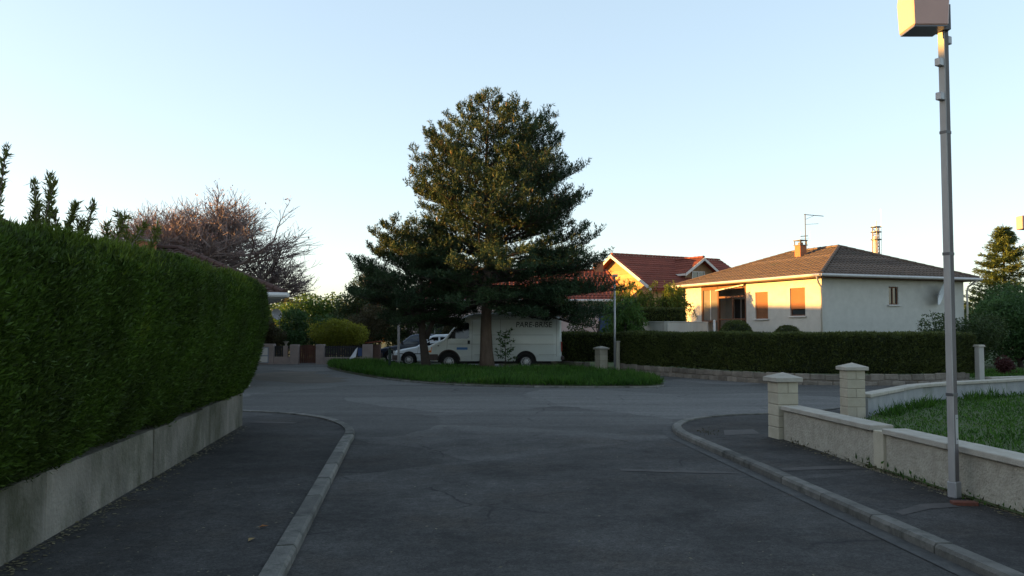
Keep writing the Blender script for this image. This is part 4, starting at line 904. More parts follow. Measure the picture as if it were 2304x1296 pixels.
def dish(name, label, loc, rz, r, tilt, arm=0.4, pole=None):
    t = thing(name, label, 'satellite dish', loc, rz)
    mb = MB(); n = 24; prof = [(r*f, -0.22*r*(1-f*f)) for f in (0.02, 0.3, 0.55, 0.8, 1.0)]
    mb.lathe(prof, n, 'y'); mb.lathe([(r*f, -0.22*r*(1-f*f)-0.012) for f in (1.0, 0.8, 0.55, 0.3, 0.02)], n, 'y')
    Mt = Matrix.Translation((0, 0.0, 0)) @ Matrix.Rotation(tilt, 4, 'X') @ Matrix.Scale(-1, 4, Vector((0, 1, 0)))
    mb.v = [tuple(Mt @ Vector(v)) for v in mb.v]
    d = mb.build('reflector', DISH, t, smooth=True)
    MB().tube([(0, -0.05, -r*0.95), (0, -arm, -r*0.55), (0, -arm-0.08, -0.05)], 0.014, 6).build('feed_arm', ALU, t)
    MB().lathe([(0.0, 0), (0.04, 0), (0.04, 0.1), (0.0, 0.1)], 10, 'y', (0, -arm-0.1, -0.05)).build('feed_horn', PVCW, t)
    MB().tube([(0, 0.05, 0), (0, 0.30, -0.02), (0, 0.30, -0.05) if pole is None else (0, 0.30, -pole)], 0.022, 6).build('bracket', ALU, t)
    return t
q = Mb @ Vector((7.35, -0.42, 0)); dish('satellite_dish', 'white satellite dish on the shaded wall of the bungalow', (q.x, q.y, 3.42), R(52), 0.56, R(15), 0.5)

# terrace wall and terrace in front of the bungalow
low_wall('terrace_wall', 'pale rendered terrace wall stained by weather, left of the bungalow porch', [(5.85, 43.6), (7.2, 39.4), (9.75, 42.4)], 1.92, 0.2, WALLT, WALLT, 0.24, 5.0, 0.09, cope_t=0.05)
MB().prism([(6.0, 43.6), (7.25, 39.6), (9.7, 42.5), (13.0, 45.6), (10.6, 51.4)], 0.0, 1.05).build('terrace', COPE)['kind'] = 'structure'
vs_ = thing('white_post', 'short white post standing by the porch of the bungalow', 'post', (10.15, 42.4, 0.09)); MB().tube([(0, 0, 0), (0, 0, 1.95)], 0.06, 10).build('shaft', PVCW, vs_, smooth=True); MB().lathe([(0.0, 2.02), (0.05, 2.0), (0.075, 1.95), (0.06, 1.94)], 10, 'z').build('cap', PVCW, vs_)
def dome(name, label, x, y, rx, h, m, count, leaf=(0.07, 0.03), cat='shrub', group=None, zc=None):
    rows = []; nz, na = 12, 26
    for i in range(nz):
        f = i/(nz-1); z = h*math.sin(f*math.pi/2); r = rx*math.cos(f*math.pi/2)**0.7 if f < 1 else 0.01; z = max(z, 0.0)
        rows.append([(r*math.cos(2*math.pi*k/na), r*math.sin(2*math.pi*k/na), z) for k in range(na+1)])
    V, Q = grid_surface(rows); V = V*(1+0.03*wob(V+np.array([x, y, 0]), 3.0))[:, None]; t = thing(name, label, cat, (x, y, 0.05), 0, group)
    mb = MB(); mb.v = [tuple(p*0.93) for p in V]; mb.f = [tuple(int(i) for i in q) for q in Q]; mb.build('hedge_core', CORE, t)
    P, N = sample(V, Q, count); k = np.sum(N*P, 1) < 0; N[k] *= -1
    link('foliage', arrays_mesh('foliage', blades(P-N*0.03, norm(N+np.array([0, 0, .4])), leaf[0], leaf[1], 3, 0.5, 0.02), 4), m, t); return t
dome('clipped_bush', 'round clipped bush in front of the porch of the bungalow', 10.0, 37.8, 0.92, 1.98, THUJA2, 5000)
dome('clipped_bush', 'lower clipped bush under the half open shutter of the bungalow', 12.35, 37.9, 0.82, 1.74, THUJA2, 4500)

# --- red-roofed house with timber gable, far behind
gh = thing('gabled_house', 'red roofed house with a sunlit timber gable and a dormer', 'house', (7.5, 60.0, 0.05), math.atan2(0.5, 0.86))
GW, GL, ZE, ZR = 4.0, 9.5, 4.55, 6.85          # half width, length, eave, ridge; local x along the ridge, local -y faces the street
mb = MB(); mb.add([(0, -GW, 0), (0, GW, 0), (0, GW, ZE), (0, 0, ZR-0.05), (0, -GW, ZE), (GL, -GW, 0), (GL, GW, 0), (GL, GW, ZE), (GL, 0, ZR-0.05), (GL, -GW, ZE)],
                  [(0, 1, 2, 3, 4), (9, 8, 7, 6, 5), (0, 4, 9, 5), (1, 6, 7, 2)])
mb.build('wall', mat('ochre render', (0.42, 0.29, 0.15), 0.95, (0.34, 0.23, 0.115), 2), gh)
nb = 15
for k in range(nb):
    z0 = 2.2+(ZR-0.25-2.2)*k/nb; z1 = 2.2+(ZR-0.25-2.2)*(k+1)/nb-0.03
    hw = lambda z: GW-0.05 if z < ZE-0.2 else max(0.05, GW*(ZR-0.12-z)/(ZR-ZE))
    MB().add([(-0.03, -hw(z0), z0), (-0.03, hw(z0), z0), (-0.03, hw(z1), z1), (-0.03, -hw(z1), z1), (-0.002, -hw(z0), z0), (-0.002, hw(z0), z0), (-0.002, hw(z1), z1), (-0.002, -hw(z1), z1)],
             [(3, 2, 1, 0), (4, 5, 6, 7), (0, 1, 5, 4), (1, 2, 6, 5), (2, 3, 7, 6), (3, 0, 4, 7)]).build('board', TIMB, gh)
sl = (ZR-ZE)/GW; ov = 0.45
mb = MB(); dk = MB()
for s in (-1, 1):
    e0 = Vector((-0.55, s*(GW+ov), ZE-ov*sl)); e1 = Vector((GL+0.4, s*(GW+ov), ZE-ov*sl)); tp_ = Vector((-0.55, 0, ZR))
    U, V, N, vl = slope(e0, e1, tp_); tile_plane(mb, e0, U, V, N, 0, GL+0.95, 0, 0, vl, 0.34)
    q = Vector((0, 0, -0.14)); dk.add([e0, e1, (GL+0.4, 0, ZR), tp_, e0+q, e1+q, Vector((GL+0.4, 0, ZR))+q, tp_+q], [(0, 1, 2, 3), (7, 6, 5, 4), (0, 4, 5, 1), (1, 5, 6, 2), (3, 7, 4, 0)])
grf = dk.build('roof', TILER, gh); mb.build('roof_tiles', TILER, grf, kind='stuff', fix=False); ridge_tiles(grf, (-0.5, 0, ZR+0.05), (GL+0.3, 0, ZR+0.05), TILER)
for s in (-1, 1):
    e0 = Vector((-0.62, s*(GW+ov), ZE-ov*sl)); t_ = Vector((-0.62, 0, ZR)); dn = Vector((0, 0, -0.22)); bx_ = Vector((0.065, 0, 0))
    MB().add([e0, t_, t_+dn, e0+dn, e0+bx_, t_+bx_, t_+dn+bx_, e0+dn+bx_], [(3, 2, 1, 0), (4, 5, 6, 7), (0, 1, 5, 4), (1, 2, 6, 5), (2, 3, 7, 6), (3, 0, 4, 7)]).build('barge_board', PVCW, gh)
# dormer
dm = MB(); DX, DW, DY = 5.0, 1.35, -3.0; dze, dzr = 5.72, 6.62
dm.add([(DX-DW, DY, 4.4), (DX+DW, DY, 4.4), (DX+DW, DY, dze), (DX, DY, dzr-0.05), (DX-DW, DY, dze), (DX-DW, -0.6, 4.4), (DX+DW, -0.6, 4.4), (DX+DW, -0.6, dze), (DX, -0.6, dzr-0.05), (DX-DW, -0.6, dze)], [(0, 1, 2, 3, 4), (0, 4, 9, 5), (1, 6, 7, 2)])
dmo = dm.build('dormer', mat('dormer cladding', (0.25, 0.17, 0.095), 0.9, (0.19, 0.125, 0.07), 3), gh)
dt = MB(); dsl = (dzr-dze)/DW
for s in (-1, 1):
    e0 = Vector((DX+s*(DW+0.4), DY-0.5, dze-0.4*dsl)); e1 = Vector((DX+s*(DW+0.4), -0.4, dze-0.4*dsl)); t_ = Vector((DX, DY-0.5, dzr))
    dd = Vector((0, 0, -0.10)); MB().add([e0, e1, (DX, -0.4, dzr), t_, e0+dd, e1+dd, Vector((DX, -0.4, dzr))+dd, t_+dd], [(0, 1, 2, 3), (7, 6, 5, 4), (0, 4, 5, 1), (3, 7, 4, 0)]).build('dormer_roof', TILER, dmo)
    U, V, N, vl = slope(e0, e1, t_); tile_plane(dt, e0, U, V, N, 0, (e1-e0).length, 0, 0, vl, 0.34)
    q = Vector((0, -0.05, 0)); dn = Vector((0, 0, -0.2)); MB().add([e0+q, t_+q, t_+q+dn, e0+q+dn, e0+q*0.1, t_+q*0.1, t_+dn+q*0.1, e0+dn+q*0.1], [(3, 2, 1, 0), (4, 5, 6, 7), (0, 1, 5, 4), (1, 2, 6, 5), (2, 3, 7, 6), (3, 0, 4, 7)]).build('barge_board', PVCW, dmo)
    MB().box(e0.x-0.03, e0.x+0.03, DY-0.5, -0.9, dze-0.4*dsl-0.15, dze-0.4*dsl-0.01).build('fascia', PVCW, dmo)
dt.build('roof_tiles', TILER, dmo, kind='stuff', fix=False)
window(gh, (DX-0.75, DY-0.005, 4.62), X_, -Y_, 1.2, 1.05, PVCW, -0.03, False, 1)
ridge_tiles(grf, (DX, DY-0.45, dzr+0.05), (DX, -0.5, dzr+0.05), TILER)

# --- pink house with the long red roof behind the van
pk = thing('pink_house', 'pink rendered house with a long red tiled roof behind the van', 'house', (-6.7, 53.0, 0.03), R(1))
PW, PD = 13.6, 5.6
mb = MB(); wall_face(mb, (0, 0, 0), X_, -Y_, PW, 0, 3.28, [(12.15, 13.05, 0.1, 2.85), (1.3, 2.4, 1.0, 2.3), (4.2, 5.3, 1.0, 2.3), (7.4, 8.8, 1.0, 2.3)])
wall_face(mb, (0, 0, 0), Y_, -X_, PD, 0, 3.28, []); wall_face(mb, (PW, 0, 0), Y_, X_, PD, 0, 3.28, []); wall_face(mb, (0, PD, 0), X_, Y_, PW, 0, 3.28, [])
mb.build('wall', WALLP, pk, fix=False)
prf = hip_roof(pk, -0.4, PW+0.5, -0.5, PD+0.5, 3.40, 5.45, TILER, 'x', 3.0, 1.1)
MB().box(-0.38, PW+0.48, -0.48, PD+0.48, 3.30, 3.35).build('soffit', PVCW, pk)
MB().tube([(-0.4, -0.58, 3.38), (PW+0.5, -0.58, 3.38)], 0.075, 8).build('gutter', PVCW, pk)
MB().box(12.17, 13.03, 0.06, 0.10, 0.1, 2.84).build('door', BLUED, pk)
for x, w_ in ((1.3, 1.1), (4.2, 1.1), (7.4, 1.4)): window(pk, (x, 0, 1.0), X_, -Y_, w_, 1.3, PVCW, 0.1, True, 1)
MB().box(12.2, 12.8, 2.6, 3.2, 4.7, 6.05).build('chimney', CHIM, prf); MB().box(12.14, 12.86, 2.54, 3.26, 6.052, 6.12).build('chimney_cap', COPE, prf)

# --- neighbours on the left: the house behind the thuja hedge, and two unseen ones added so their roofs shade the street
def plain_house(name, label, loc, rz, w_, d, ze, zr, wm, tm, axis, inset, wins=(), chim=(), ov=0.5):
    t = thing(name, label, 'house', loc, rz); mb = MB()
    op = [(x, x+1.2, 0.95, 2.15) for x in wins]
    wall_face(mb, (0, 0, 0), X_, -Y_, w_, 0, ze-0.12, op); wall_face(mb, (w_, 0, 0), Y_, X_, d, 0, ze-0.12, [(d*0.4, d*0.4+1.2, 0.95, 2.15)])
    wall_face(mb, (0, 0, 0), Y_, -X_, d, 0, ze-0.12, []); wall_face(mb, (0, d, 0), X_, Y_, w_, 0, ze-0.12, [])
    mb.build('wall', wm, t, fix=False); rf_ = hip_roof(t, -ov, w_+ov, -ov, d+ov, ze, zr, tm, axis, inset, inset)
    MB().box(-ov+0.02, w_+ov-0.02, -ov+0.02, d+ov-0.02, ze-0.12, ze-0.06).build('soffit', PVCW, t)
    for a, b in (((-ov-0.07, -ov-0.07, ze-0.03), (w_+ov+0.07, -ov-0.07, ze-0.03)), ((w_+ov+0.07, -ov-0.07, ze-0.03), (w_+ov+0.07, d+ov+0.07, ze-0.03))): MB().tube([a, b], 0.07, 8).build('gutter', PVCW, t)
    for x in wins: window(t, (x, 0, 0.95), X_, -Y_, 1.2, 1.2, PVCW, 0.1, True, 1)
    window(t, (w_, d*0.4, 0.95), Y_, X_, 1.2, 1.2, PVCW, 0.1, True, 1)
    for x, y, zt in chim:
        MB().box(x-0.28, x+0.28, y-0.28, y+0.28, ze+0.2, zt).build('chimney', CHIM, rf_); MB().box(x-0.33, x+0.33, y-0.33, y+0.33, zt+0.001, zt+0.06).build('chimney_cap', COPE, rf_)
    return t
plain_house('hedge_house', 'brown roofed house half hidden behind the thuja hedge', (-17.45, 20.62, 0.035), R(20), 10.6, 7.3, 2.62, 4.18, WALLT, TILED, 'x', 2.9, (2, 5, 8), ((5.4, 3.65, 4.40), (7.6, 3.65, 4.38)), 0.85)
plain_house('shade_house_left', 'unseen brown roofed house added left of the thuja hedge for its shade', (-21.0, -1.0, 0.05), 0, 8.0, 24.5, 3.6, 6.15, WALLT, TILED, 'y', 1.4, (2, 5), ((4, 5, 6.6),))
plain_house('shade_house_far', 'unseen brown roofed house added beyond the bare tree for its shade', (-30.0, 28.5, 0.03), 0, 8.6, 22.0, 3.6, 6.15, WALLT, TILED, 'y', 2.0, (2, 5), ((4, 5, 6.5),))

# ------------------------------------------------------------------ vehicles
class Body:
    """side-view outline lofted to a body: top(x), half width wid(x), lower edge z0, edge rounding r, tumblehome above the belt"""
    def __init__(s, L, topx, widx, z0, belt, tumble, r):
        s.L, s.tx, s.wx, s.z0, s.belt, s.tumble, s.r = L, topx, widx, z0, belt, tumble, r
        s.H = max(q[1] for q in topx)
    def top(s, x): return float(np.interp(x, [q[0] for q in s.tx], [q[1] for q in s.tx]))
    def hw(s, x, z):
        w_ = float(np.interp(x, [q[0] for q in s.wx], [q[1] for q in s.wx])); t = s.top(x)
        w_ -= 0.05*max(0, (s.z0+0.25-z)/0.25)
        if z > s.belt: w_ -= s.tumble*((z-s.belt)/(s.H-s.belt))**1.3
        k = t-s.r
        if z > k: w_ = w_ - s.r + math.sqrt(max(0, s.r**2-(min(z, t)-k)**2))
        return max(0.02, w_)
    def mesh(s, xs, nz=14):
        rows = []
        for x in xs:
            t = s.top(x); zz = [s.z0+(t-s.r-s.z0)*k/(nz-6) for k in range(nz-5)] + [t-s.r+s.r*math.sin(math.pi/2*k/5) for k in range(1, 6)]
            half = [(x, -s.hw(x, z), z) for z in zz]; rows.append(half + [(x, -y, z) for _, y, z in reversed(half)])
        n = len(rows[0]); mb = MB()
        for r in rows: mb.v += r
        for i in range(len(rows)-1):
            for k in range(n): mb.f.append((i*n+k, i*n+(k+1) % n, (i+1)*n+(k+1) % n, (i+1)*n+k))
        mb.f += [tuple(range(n)), tuple(range((len(rows)-1)*n+n-1, (len(rows)-1)*n-1, -1))]
        return mb
    def patch(s, poly, side=-1, lift=0.006, thick=0.0):
        """flat-cut piece (glass, trim) lying on the body side, outline in (x, z)"""
        mb = MB(); n = len(poly); mb.add([(x, side*(s.hw(x, z)+lift), z) for x, z in poly]+[(x, side*(s.hw(x, z)-0.01), z) for x, z in poly],
                                         [tuple(range(n))]+[(i, (i+1) % n, n+(i+1) % n, n+i) for i in range(n)]); return mb
    def strip(s, pts, wd, side=-1, lift=0.006):
        mb = MB(); a = []
        for i, (x, z) in enumerate(pts):
            p = pts[max(0, i-1)]; q = pts[min(len(pts)-1, i+1)]; d = Vector((q[0]-p[0], q[1]-p[1])).normalized(); nx, nz = -d.y*wd/2, d.x*wd/2
            a += [(x+nx, side*(s.hw(x+nx, z+nz)+lift), z+nz), (x-nx, side*(s.hw(x-nx, z-nz)+lift), z-nz)]
        mb.add(a, [(2*i, 2*i+1, 2*i+3, 2*i+2) for i in range(len(pts)-1)]); return mb
def carve(me, cutters, m_body, m_cut):
    """wheel arches cut out of the body; the cut faces take the dark material"""
    me.materials.append(m_body); o = bpy.data.objects.new('tmp', me); COL.objects.link(o); cs = []
    for c in cutters:
        cm = c.mesh('cut'); cm.materials.append(m_cut); co = bpy.data.objects.new('cut', cm); COL.objects.link(co); cs.append(co)
        md = o.modifiers.new('b', 'BOOLEAN'); md.operation = 'DIFFERENCE'; md.solver = 'EXACT'; md.object = co
        try: md.material_mode = 'TRANSFER'
        except Exception: pass
    bpy.context.view_layer.update(); dg = bpy.context.evaluated_depsgraph_get()
    res = bpy.data.meshes.new_from_object(o.evaluated_get(dg)); bpy.data.objects.remove(o)
    for co in cs: bpy.data.objects.remove(co)
    return res
def cyl_cut(x, z, r, y0, y1, n=24):
    mb = MB(); a = [(x+r*math.cos(2*math.pi*k/n), y0, z+r*math.sin(2*math.pi*k/n)) for k in range(n)]; b = [(p[0], y1, p[2]) for p in a]
    return mb.add(a+b, [tuple(range(n)), tuple(range(2*n-1, n-1, -1))]+[(k, (k+1) % n, n+(k+1) % n, n+k) for k in range(n)])
def wheel(parent, x, y, r, wd, side, cap=True):
    """tyre with rim and hub; side -1: outer face towards -y"""
    s = side; ty = MB().lathe([(r*0.62, y), (r*0.9, y+s*0.0), (r*0.985, y-s*0.02), (r, y-s*wd*0.3), (r, y-s*wd*0.7), (r*0.97, y-s*wd), (r*0.6, y-s*wd)], 28, 'y', (x, 0, r))
    w_ = ty.build('wheel', TYRE, parent, smooth=True)
    rm = MB().lathe([(r*0.64, y+s*0.002), (r*0.58, y-s*0.01), (r*0.54, y-s*0.045), (r*0.30, y-s*0.02), (r*0.26, y+s*0.008), (r*0.0, y+s*0.012)], 28, 'y', (x, 0, r)); rm.build('rim', RIM, w_, smooth=False)
    ho = MB()
    for k in range(10):
        a = 2*math.pi*k/10; ho.lathe([(0.0, y+s*0.003), (0.028*r/0.33, y+s*0.003)], 8, 'y', (x+0.42*r*math.cos(a), -s*0.028, r+0.42*r*math.sin(a)))
    ho.build('rim_holes', DARK, w_, fix=False, kind='stuff'); return w_

# --- the van
vn = thing('delivery_van', 'cream white panel van with black lettering parked behind the grass island', 'van', (-3.40, 35.25, 0.0), R(-1.0))
VL = 5.42
vb = Body(VL, [(0, 0.92), (0.06, 0.985), (0.20, 1.06), (0.45, 1.16), (0.62, 1.235), (0.80, 1.42), (1.0, 1.66), (1.2, 1.92), (1.33, 2.06), (1.45, 2.15), (1.65, 2.24), (2.0, 2.30), (3.5, 2.335), (4.9, 2.32), (5.2, 2.28), (5.32, 2.20), (VL, 2.06)],
          [(0, 0.80), (0.10, 0.88), (0.35, 0.935), (0.8, 0.965), (1.5, 0.975), (5.1, 0.975), (5.34, 0.945), (VL, 0.90)], 0.36, 1.12, 0.13, 0.14)
xs = sorted({0, 0.03, 0.06, 0.12, 0.2, 0.35, 0.45, 0.62, 0.72, 0.8, 0.9, 1.0, 1.1, 1.2, 1.33, 1.45, 1.65, 1.8, 2.0, 2.5, 3.0, 3.5, 4.0, 4.5, 4.9, 5.1, 5.2, 5.32, 5.36, VL})
XF, XR, WR = 0.86, 3.98, 0.325
me = carve(vb.mesh(xs).mesh('body'), [cyl_cut(XF, 0.36, 0.44, -1.2, 1.2), cyl_cut(XR, 0.36, 0.44, -1.2, 1.2)], VANW, DARK)
body = link('body', me, None, vn)
for x in (XF, XR): MB().box(x-0.42, x+0.42, -0.70, 0.70, 0.30, 0.80).build('wheel_well', DARK, vn)
for sd in (-1, 1):
    for x in (XF, XR): wheel(vn, x, sd*0.93, WR, 0.20, sd)
    # arch lips
    for x in (XF, XR):
        pts = [(x+0.45*math.cos(a), 0.36+0.45*math.sin(a)) for a in np.linspace(0.05, math.pi-0.05, 17)]
        vb.strip(pts, 0.05, sd, 0.018).build('wheel_arch', VANW if x == XR else BUMP_, vn, fix=False)
    dw = [(0.98, 1.27), (1.60, 1.27), (1.68, 1.32), (1.68, 1.88), (1.62, 1.92), (1.34, 1.92), (1.26, 1.88)]
    dr = vb.patch([(1.335, 0.42), (1.78, 0.42), (1.80, 1.95), (1.74, 2.02), (1.42, 2.02), (1.30, 1.96), (0.80, 1.20), (0.78, 0.835), (0.86, 0.83), (1.02, 0.80), (1.16, 0.72), (1.26, 0.60)], sd, 0.004).build('door', VANW, vn)
    vb.patch(dw, sd, 0.012).build('window', CARGL, dr)
    vb.patch([(0.80, 1.255), (0.96, 1.275), (1.18, 1.70), (1.10, 1.66)], sd, 0.011).build('quarter_window', DARK, dr)
    vb.patch([(1.62, 1.06), (1.72, 1.06), (1.72, 1.20), (1.62, 1.20)], sd, 0.022).build('door_handle', DARK, dr)
    for pts in ([(0.78, 0.85), (0.80, 1.22), (1.30, 1.98)], [(1.79, 0.42), (1.81, 2.0)], [(0.30, 1.05), (VL-0.25, 1.05)], [(1.85, 1.42), (VL-0.35, 1.42)], [(1.40, 2.06), (VL-0.2, 2.06)], [(1.9, 0.62), (3.5, 0.62)], [(4.5, 0.62), (5.2, 0.62)], [(2.95, 0.45), (2.95, 2.04)], [(5.22, 0.55), (5.22, 2.1)]):
        pp = []
        for (x0, z0_), (x1, z1_) in zip(pts[:-1], pts[1:]): pp += [(x0+(x1-x0)*k/8, z0_+(z1_-z0_)*k/8) for k in range(9)]
        vb.strip(pp, 0.014, sd, 0.007).build('panel_seam', SEAM, vn, fix=False)
    vb.patch([(0.02, 0.72), (0.14, 0.70), (0.16, 0.93), (0.04, 0.93)], sd, 0.012).build('indicator', ORANGE, vn)
    vb.patch([(0.40, 0.96), (0.46, 0.96), (0.46, 1.0), (0.40, 1.0)], sd, 0.012).build('side_repeater', DARK, vn)
    MB().box(-0.045, 0.03, sd*0.42 if sd < 0 else 0.42, sd*0.42-0.34 if sd < 0 else 0.76, 0.70, 0.92).build('headlight', HEADL, vn, bevel=0.015)
    MB().box(VL-0.02, VL+0.025, sd*0.88-0.07, sd*0.88+0.07, 0.75, 1.15).build('tail_light', REDL, vn, bevel=0.01)
    mm = MB().box(0.98, 1.10, sd*1.10-0.09, sd*1.10+0.09, 1.30, 1.55); mm.tube([(1.05, sd*0.93, 1.33), (1.05, sd*1.05, 1.40)], 0.02, 6); mm.build('wing_mirror', DARK, vn, bevel=0.0)
bmp = MB(); bmp.prism([(-0.10, -0.72), (-0.03, -0.92), (0.42, -0.985), (0.42, -0.80), (0.42, 0.80), (0.42, 0.985), (-0.03, 0.92), (-0.10, 0.72)], 0.40, 0.64); bmp.build('front_bumper', BUMP_, vn, bevel=0.02)
MB().box(VL-0.03, VL+0.11, -0.93, 0.93, 0.40, 0.56).build('rear_bumper', BUMP_, vn, bevel=0.02)
MB().box(-0.03, 0.02, -0.40, 0.40, 0.70, 0.90).build('grille', DARK, vn)
ws = MB(); rows = [(x, vb.top(x)+0.006) for x in (0.66, 0.8, 0.9, 1.0, 1.1, 1.2, 1.31)]
ws.v = [(x, y*(0.80-0.06*(x-0.66)), z) for x, z in rows for y in (-1, 1)]; ws.f = [(2*i, 2*i+1, 2*i+3, 2*i+2) for i in range(6)]; ws.build('windscreen', CARGL, vn, fix=False)
MB().box(VL+0.001, VL+0.012, -0.02, 0.02, 0.6, 1.95).build('rear_door_gap', DARK, vn)
MB().box(0.5, 5.0, -0.6, 0.6, 0.24, 0.37).build('underbody', DARK, vn)
def lettering(parent, txt, x, z, size, m, shear=0.0, wid=None, bold=0.0, yy=None):
    cu = bpy.data.curves.new('txt', 'FONT'); cu.body = txt; cu.size = size; cu.shear = shear; cu.align_x = 'LEFT'; cu.align_y = 'BOTTOM'; cu.extrude = 0.002; cu.offset = bold; cu.space_character = 1.02
    to = bpy.data.objects.new('txt', cu); COL.objects.link(to); bpy.context.view_layer.update(); dg = bpy.context.evaluated_depsgraph_get()
    me_ = bpy.data.meshes.new_from_object(to.evaluated_get(dg)); bpy.data.objects.remove(to)
    n_ = len(me_.vertices); co = np.zeros(n_*3); me_.vertices.foreach_get('co', co); co = co.reshape(-1, 3)
    k = (wid/(co[:, 0].max()-co[:, 0].min())) if wid else 1.0; co[:, 0] = (co[:, 0]-co[:, 0].min())*k
    out = np.zeros_like(co); out[:, 0] = x+co[:, 0]; out[:, 2] = z+co[:, 1]
    out[:, 1] = [-(vb.hw(a, b)+0.006) - c for a, b, c in zip(out[:, 0], out[:, 2], co[:, 2])]
    me_.vertices.foreach_set('co', out.reshape(-1)); me_.update(); me_.materials.clear(); return link('lettering', me_, m, parent)
lettering(vn, 'PARE-BRISE', 3.58, 1.67, 0.31, INK, 0.10, 1.46, 0.002)
vb.patch([(1.18, 0.82), (1.62, 0.82), (1.62, 0.92), (1.18, 0.92)], -1, 0.010).build('blue_logo', BLUEI, vn)
vb.patch([(1.22, 0.765), (1.56, 0.765), (1.56, 0.795), (1.22, 0.795)], -1, 0.010).build('logo_line', PALE, vn)
lettering(vn, 'l l l l l', 1.22, 0.845, 0.055, PALE, 0.2, 0.36)

# --- small cars
def hatchback(name, label, loc, rz, m, L=3.85, H=1.42, hood=0.86):
    t = thing(name, label, 'car', loc, rz)
    b = Body(L, [(0, 0.58), (0.05, 0.66), (0.3, 0.74), (0.95, hood), (1.05, hood+0.04), (1.62, H-0.08), (1.85, H-0.02), (2.4, H), (3.1, H-0.05), (3.35, H-0.16), (3.68, 0.98), (L-0.03, 0.86), (L, 0.7)],
             [(0, 0.66), (0.12, 0.74), (0.5, 0.79), (2.9, 0.80), (L-0.2, 0.77), (L, 0.70)], 0.26, 0.86, 0.17, 0.07)
    xs = sorted({0, 0.03, 0.05, 0.12, 0.3, 0.5, 0.7, 0.95, 1.05, 1.2, 1.35, 1.5, 1.62, 1.72, 1.85, 2.1, 2.4, 2.8, 3.1, 3.2, 3.35, 3.5, 3.68, L-0.1, L-0.03, L})
    xf, xr, r = 0.68, L-0.72, 0.285
    link('body', carve(b.mesh(xs).mesh('body'), [cyl_cut(xf, 0.31, 0.36, -1, 1), cyl_cut(xr, 0.31, 0.36, -1, 1)], m, DARK), None, t)
    for x in (xf, xr): MB().box(x-0.34, x+0.34, -0.56, 0.56, 0.24, 0.62).build('wheel_well', DARK, t)
    for s in (-1, 1):
        for x in (xf, xr): wheel(t, x, s*0.765, r, 0.16, s)
        b.patch([(1.18, hood+0.06), (1.98, hood+0.06), (1.98, H-0.12), (1.72, H-0.13)], s, 0.006).build('window', CARGL, t)
        b.patch([(2.06, hood+0.06), (2.95, hood+0.06), (3.12, H-0.22), (2.95, H-0.14), (2.06, H-0.12)], s, 0.006).build('window', CARGL, t)
        b.strip([(0.15, 0.56), (0.3, 0.56)]+[(1.1+0.2*k, 0.56) for k in range(9)], 0.035, s, 0.012).build('rubbing_strip', DARK, t, fix=False)
        b.strip([(1.08, 0.34), (1.06, 0.6), (1.12, hood+0.03)], 0.012, s, 0.006).build('door_seam', SEAM, t, fix=False)
        MB().box(-0.025, 0.06, s*0.56-0.14, s*0.56+0.14, 0.56, 0.69).build('headlight', HEADL, t, bevel=0.015)
        MB().box(L-0.04, L+0.015, s*0.62-0.1, s*0.62+0.1, 0.66, 0.84).build('tail_light', REDL, t, bevel=0.01)
        MB().box(1.16, 1.26, s*0.88-0.07, s*0.88+0.07, hood+0.06, hood+0.19).build('wing_mirror', DARK, t, bevel=0.01)
    fb = MB().prism([(-0.09, -0.55), (-0.02, -0.74), (0.28, -0.80), (0.28, 0.80), (-0.02, 0.74), (-0.09, 0.55)], 0.28, 0.50); fb.build('front_bumper', BUMP_, t, bevel=0.02)
    MB().box(L-0.12, L+0.08, -0.77, 0.77, 0.30, 0.50).build('rear_bumper', BUMP_, t, bevel=0.02)
    MB().box(-0.02, 0.02, -0.40, 0.40, 0.56, 0.66).build('grille', DARK, t)
    for nm, rr_ in (('windscreen', [(x, b.top(x)+0.006) for x in (1.08, 1.2, 1.35, 1.5, 1.60)]), ('rear_window', [(x, b.top(x)+0.006) for x in (3.37, 3.45, 3.55, 3.64)])):
        g_ = MB(); g_.v = [(x, y*0.60, z) for x, z in rr_ for y in (-1, 1)]; g_.f = [(2*i, 2*i+1, 2*i+3, 2*i+2) for i in range(len(rr_)-1)]; g_.build(nm, CARGL, t, fix=False)
    return t
hatchback('hatchback_car', 'small white hatchback parked behind the smaller pine', (-5.28, 38.3, 0.0), R(2), CARW)
hatchback('dark_car', 'dark blue hatchback parked behind the white hatchback', (-6.6, 41.8, 0.0), R(4), CARD)

# ------------------------------------------------------------------ far left: garden walls, gate, shrubs
fw = thing('far_garden_wall', 'grey pink rendered garden wall with pillars facing the grass island', 'wall', (-12.2, 39.7, 0.0), R(1))
def fbox(nm, x0, x1, h, d=0.25, z0=-0.1, m=WALLG, y0=0.0): return MB().box(x0, x1, y0, y0+d, z0, h).build(nm, m, fw, bevel=0.012)
fbox('pillar', -0.6, 1.0, 0.95, 0.5); fbox('wall_panel', 1.003, 1.76, 0.35, 0.2, y0=0.05); fbox('pillar', 1.763, 2.16, 0.92, 0.4)
fbox('pillar', 2.98, 3.36, 0.93, 0.4); fbox('wall_panel', 3.363, 5.16, 0.33, 0.2, y0=0.05); fbox('pillar', 5.163, 5.62, 0.93, 0.42, y0=-0.02); fbox('wall_panel', 5.623, 5.95, 0.90, 0.3, m=mat('dark brick pier', (0.12, 0.07, 0.055), 0.9, (0.09, 0.055, 0.045), 6), y0=0.3)
MB().add([(5.3, -0.05, 0.98), (6.0, 0.2, 1.05), (6.0, 0.75, 1.05), (5.3, 0.5, 0.98), (5.3, -0.05, 1.02), (6.0, 0.2, 1.09), (6.0, 0.75, 1.09), (5.3, 0.5, 1.02)], [(3, 2, 1, 0), (4, 5, 6, 7), (0, 1, 5, 4), (1, 2, 6, 5), (2, 3, 7, 6), (3, 0, 4, 7)]).build('coping', TILER, fw)
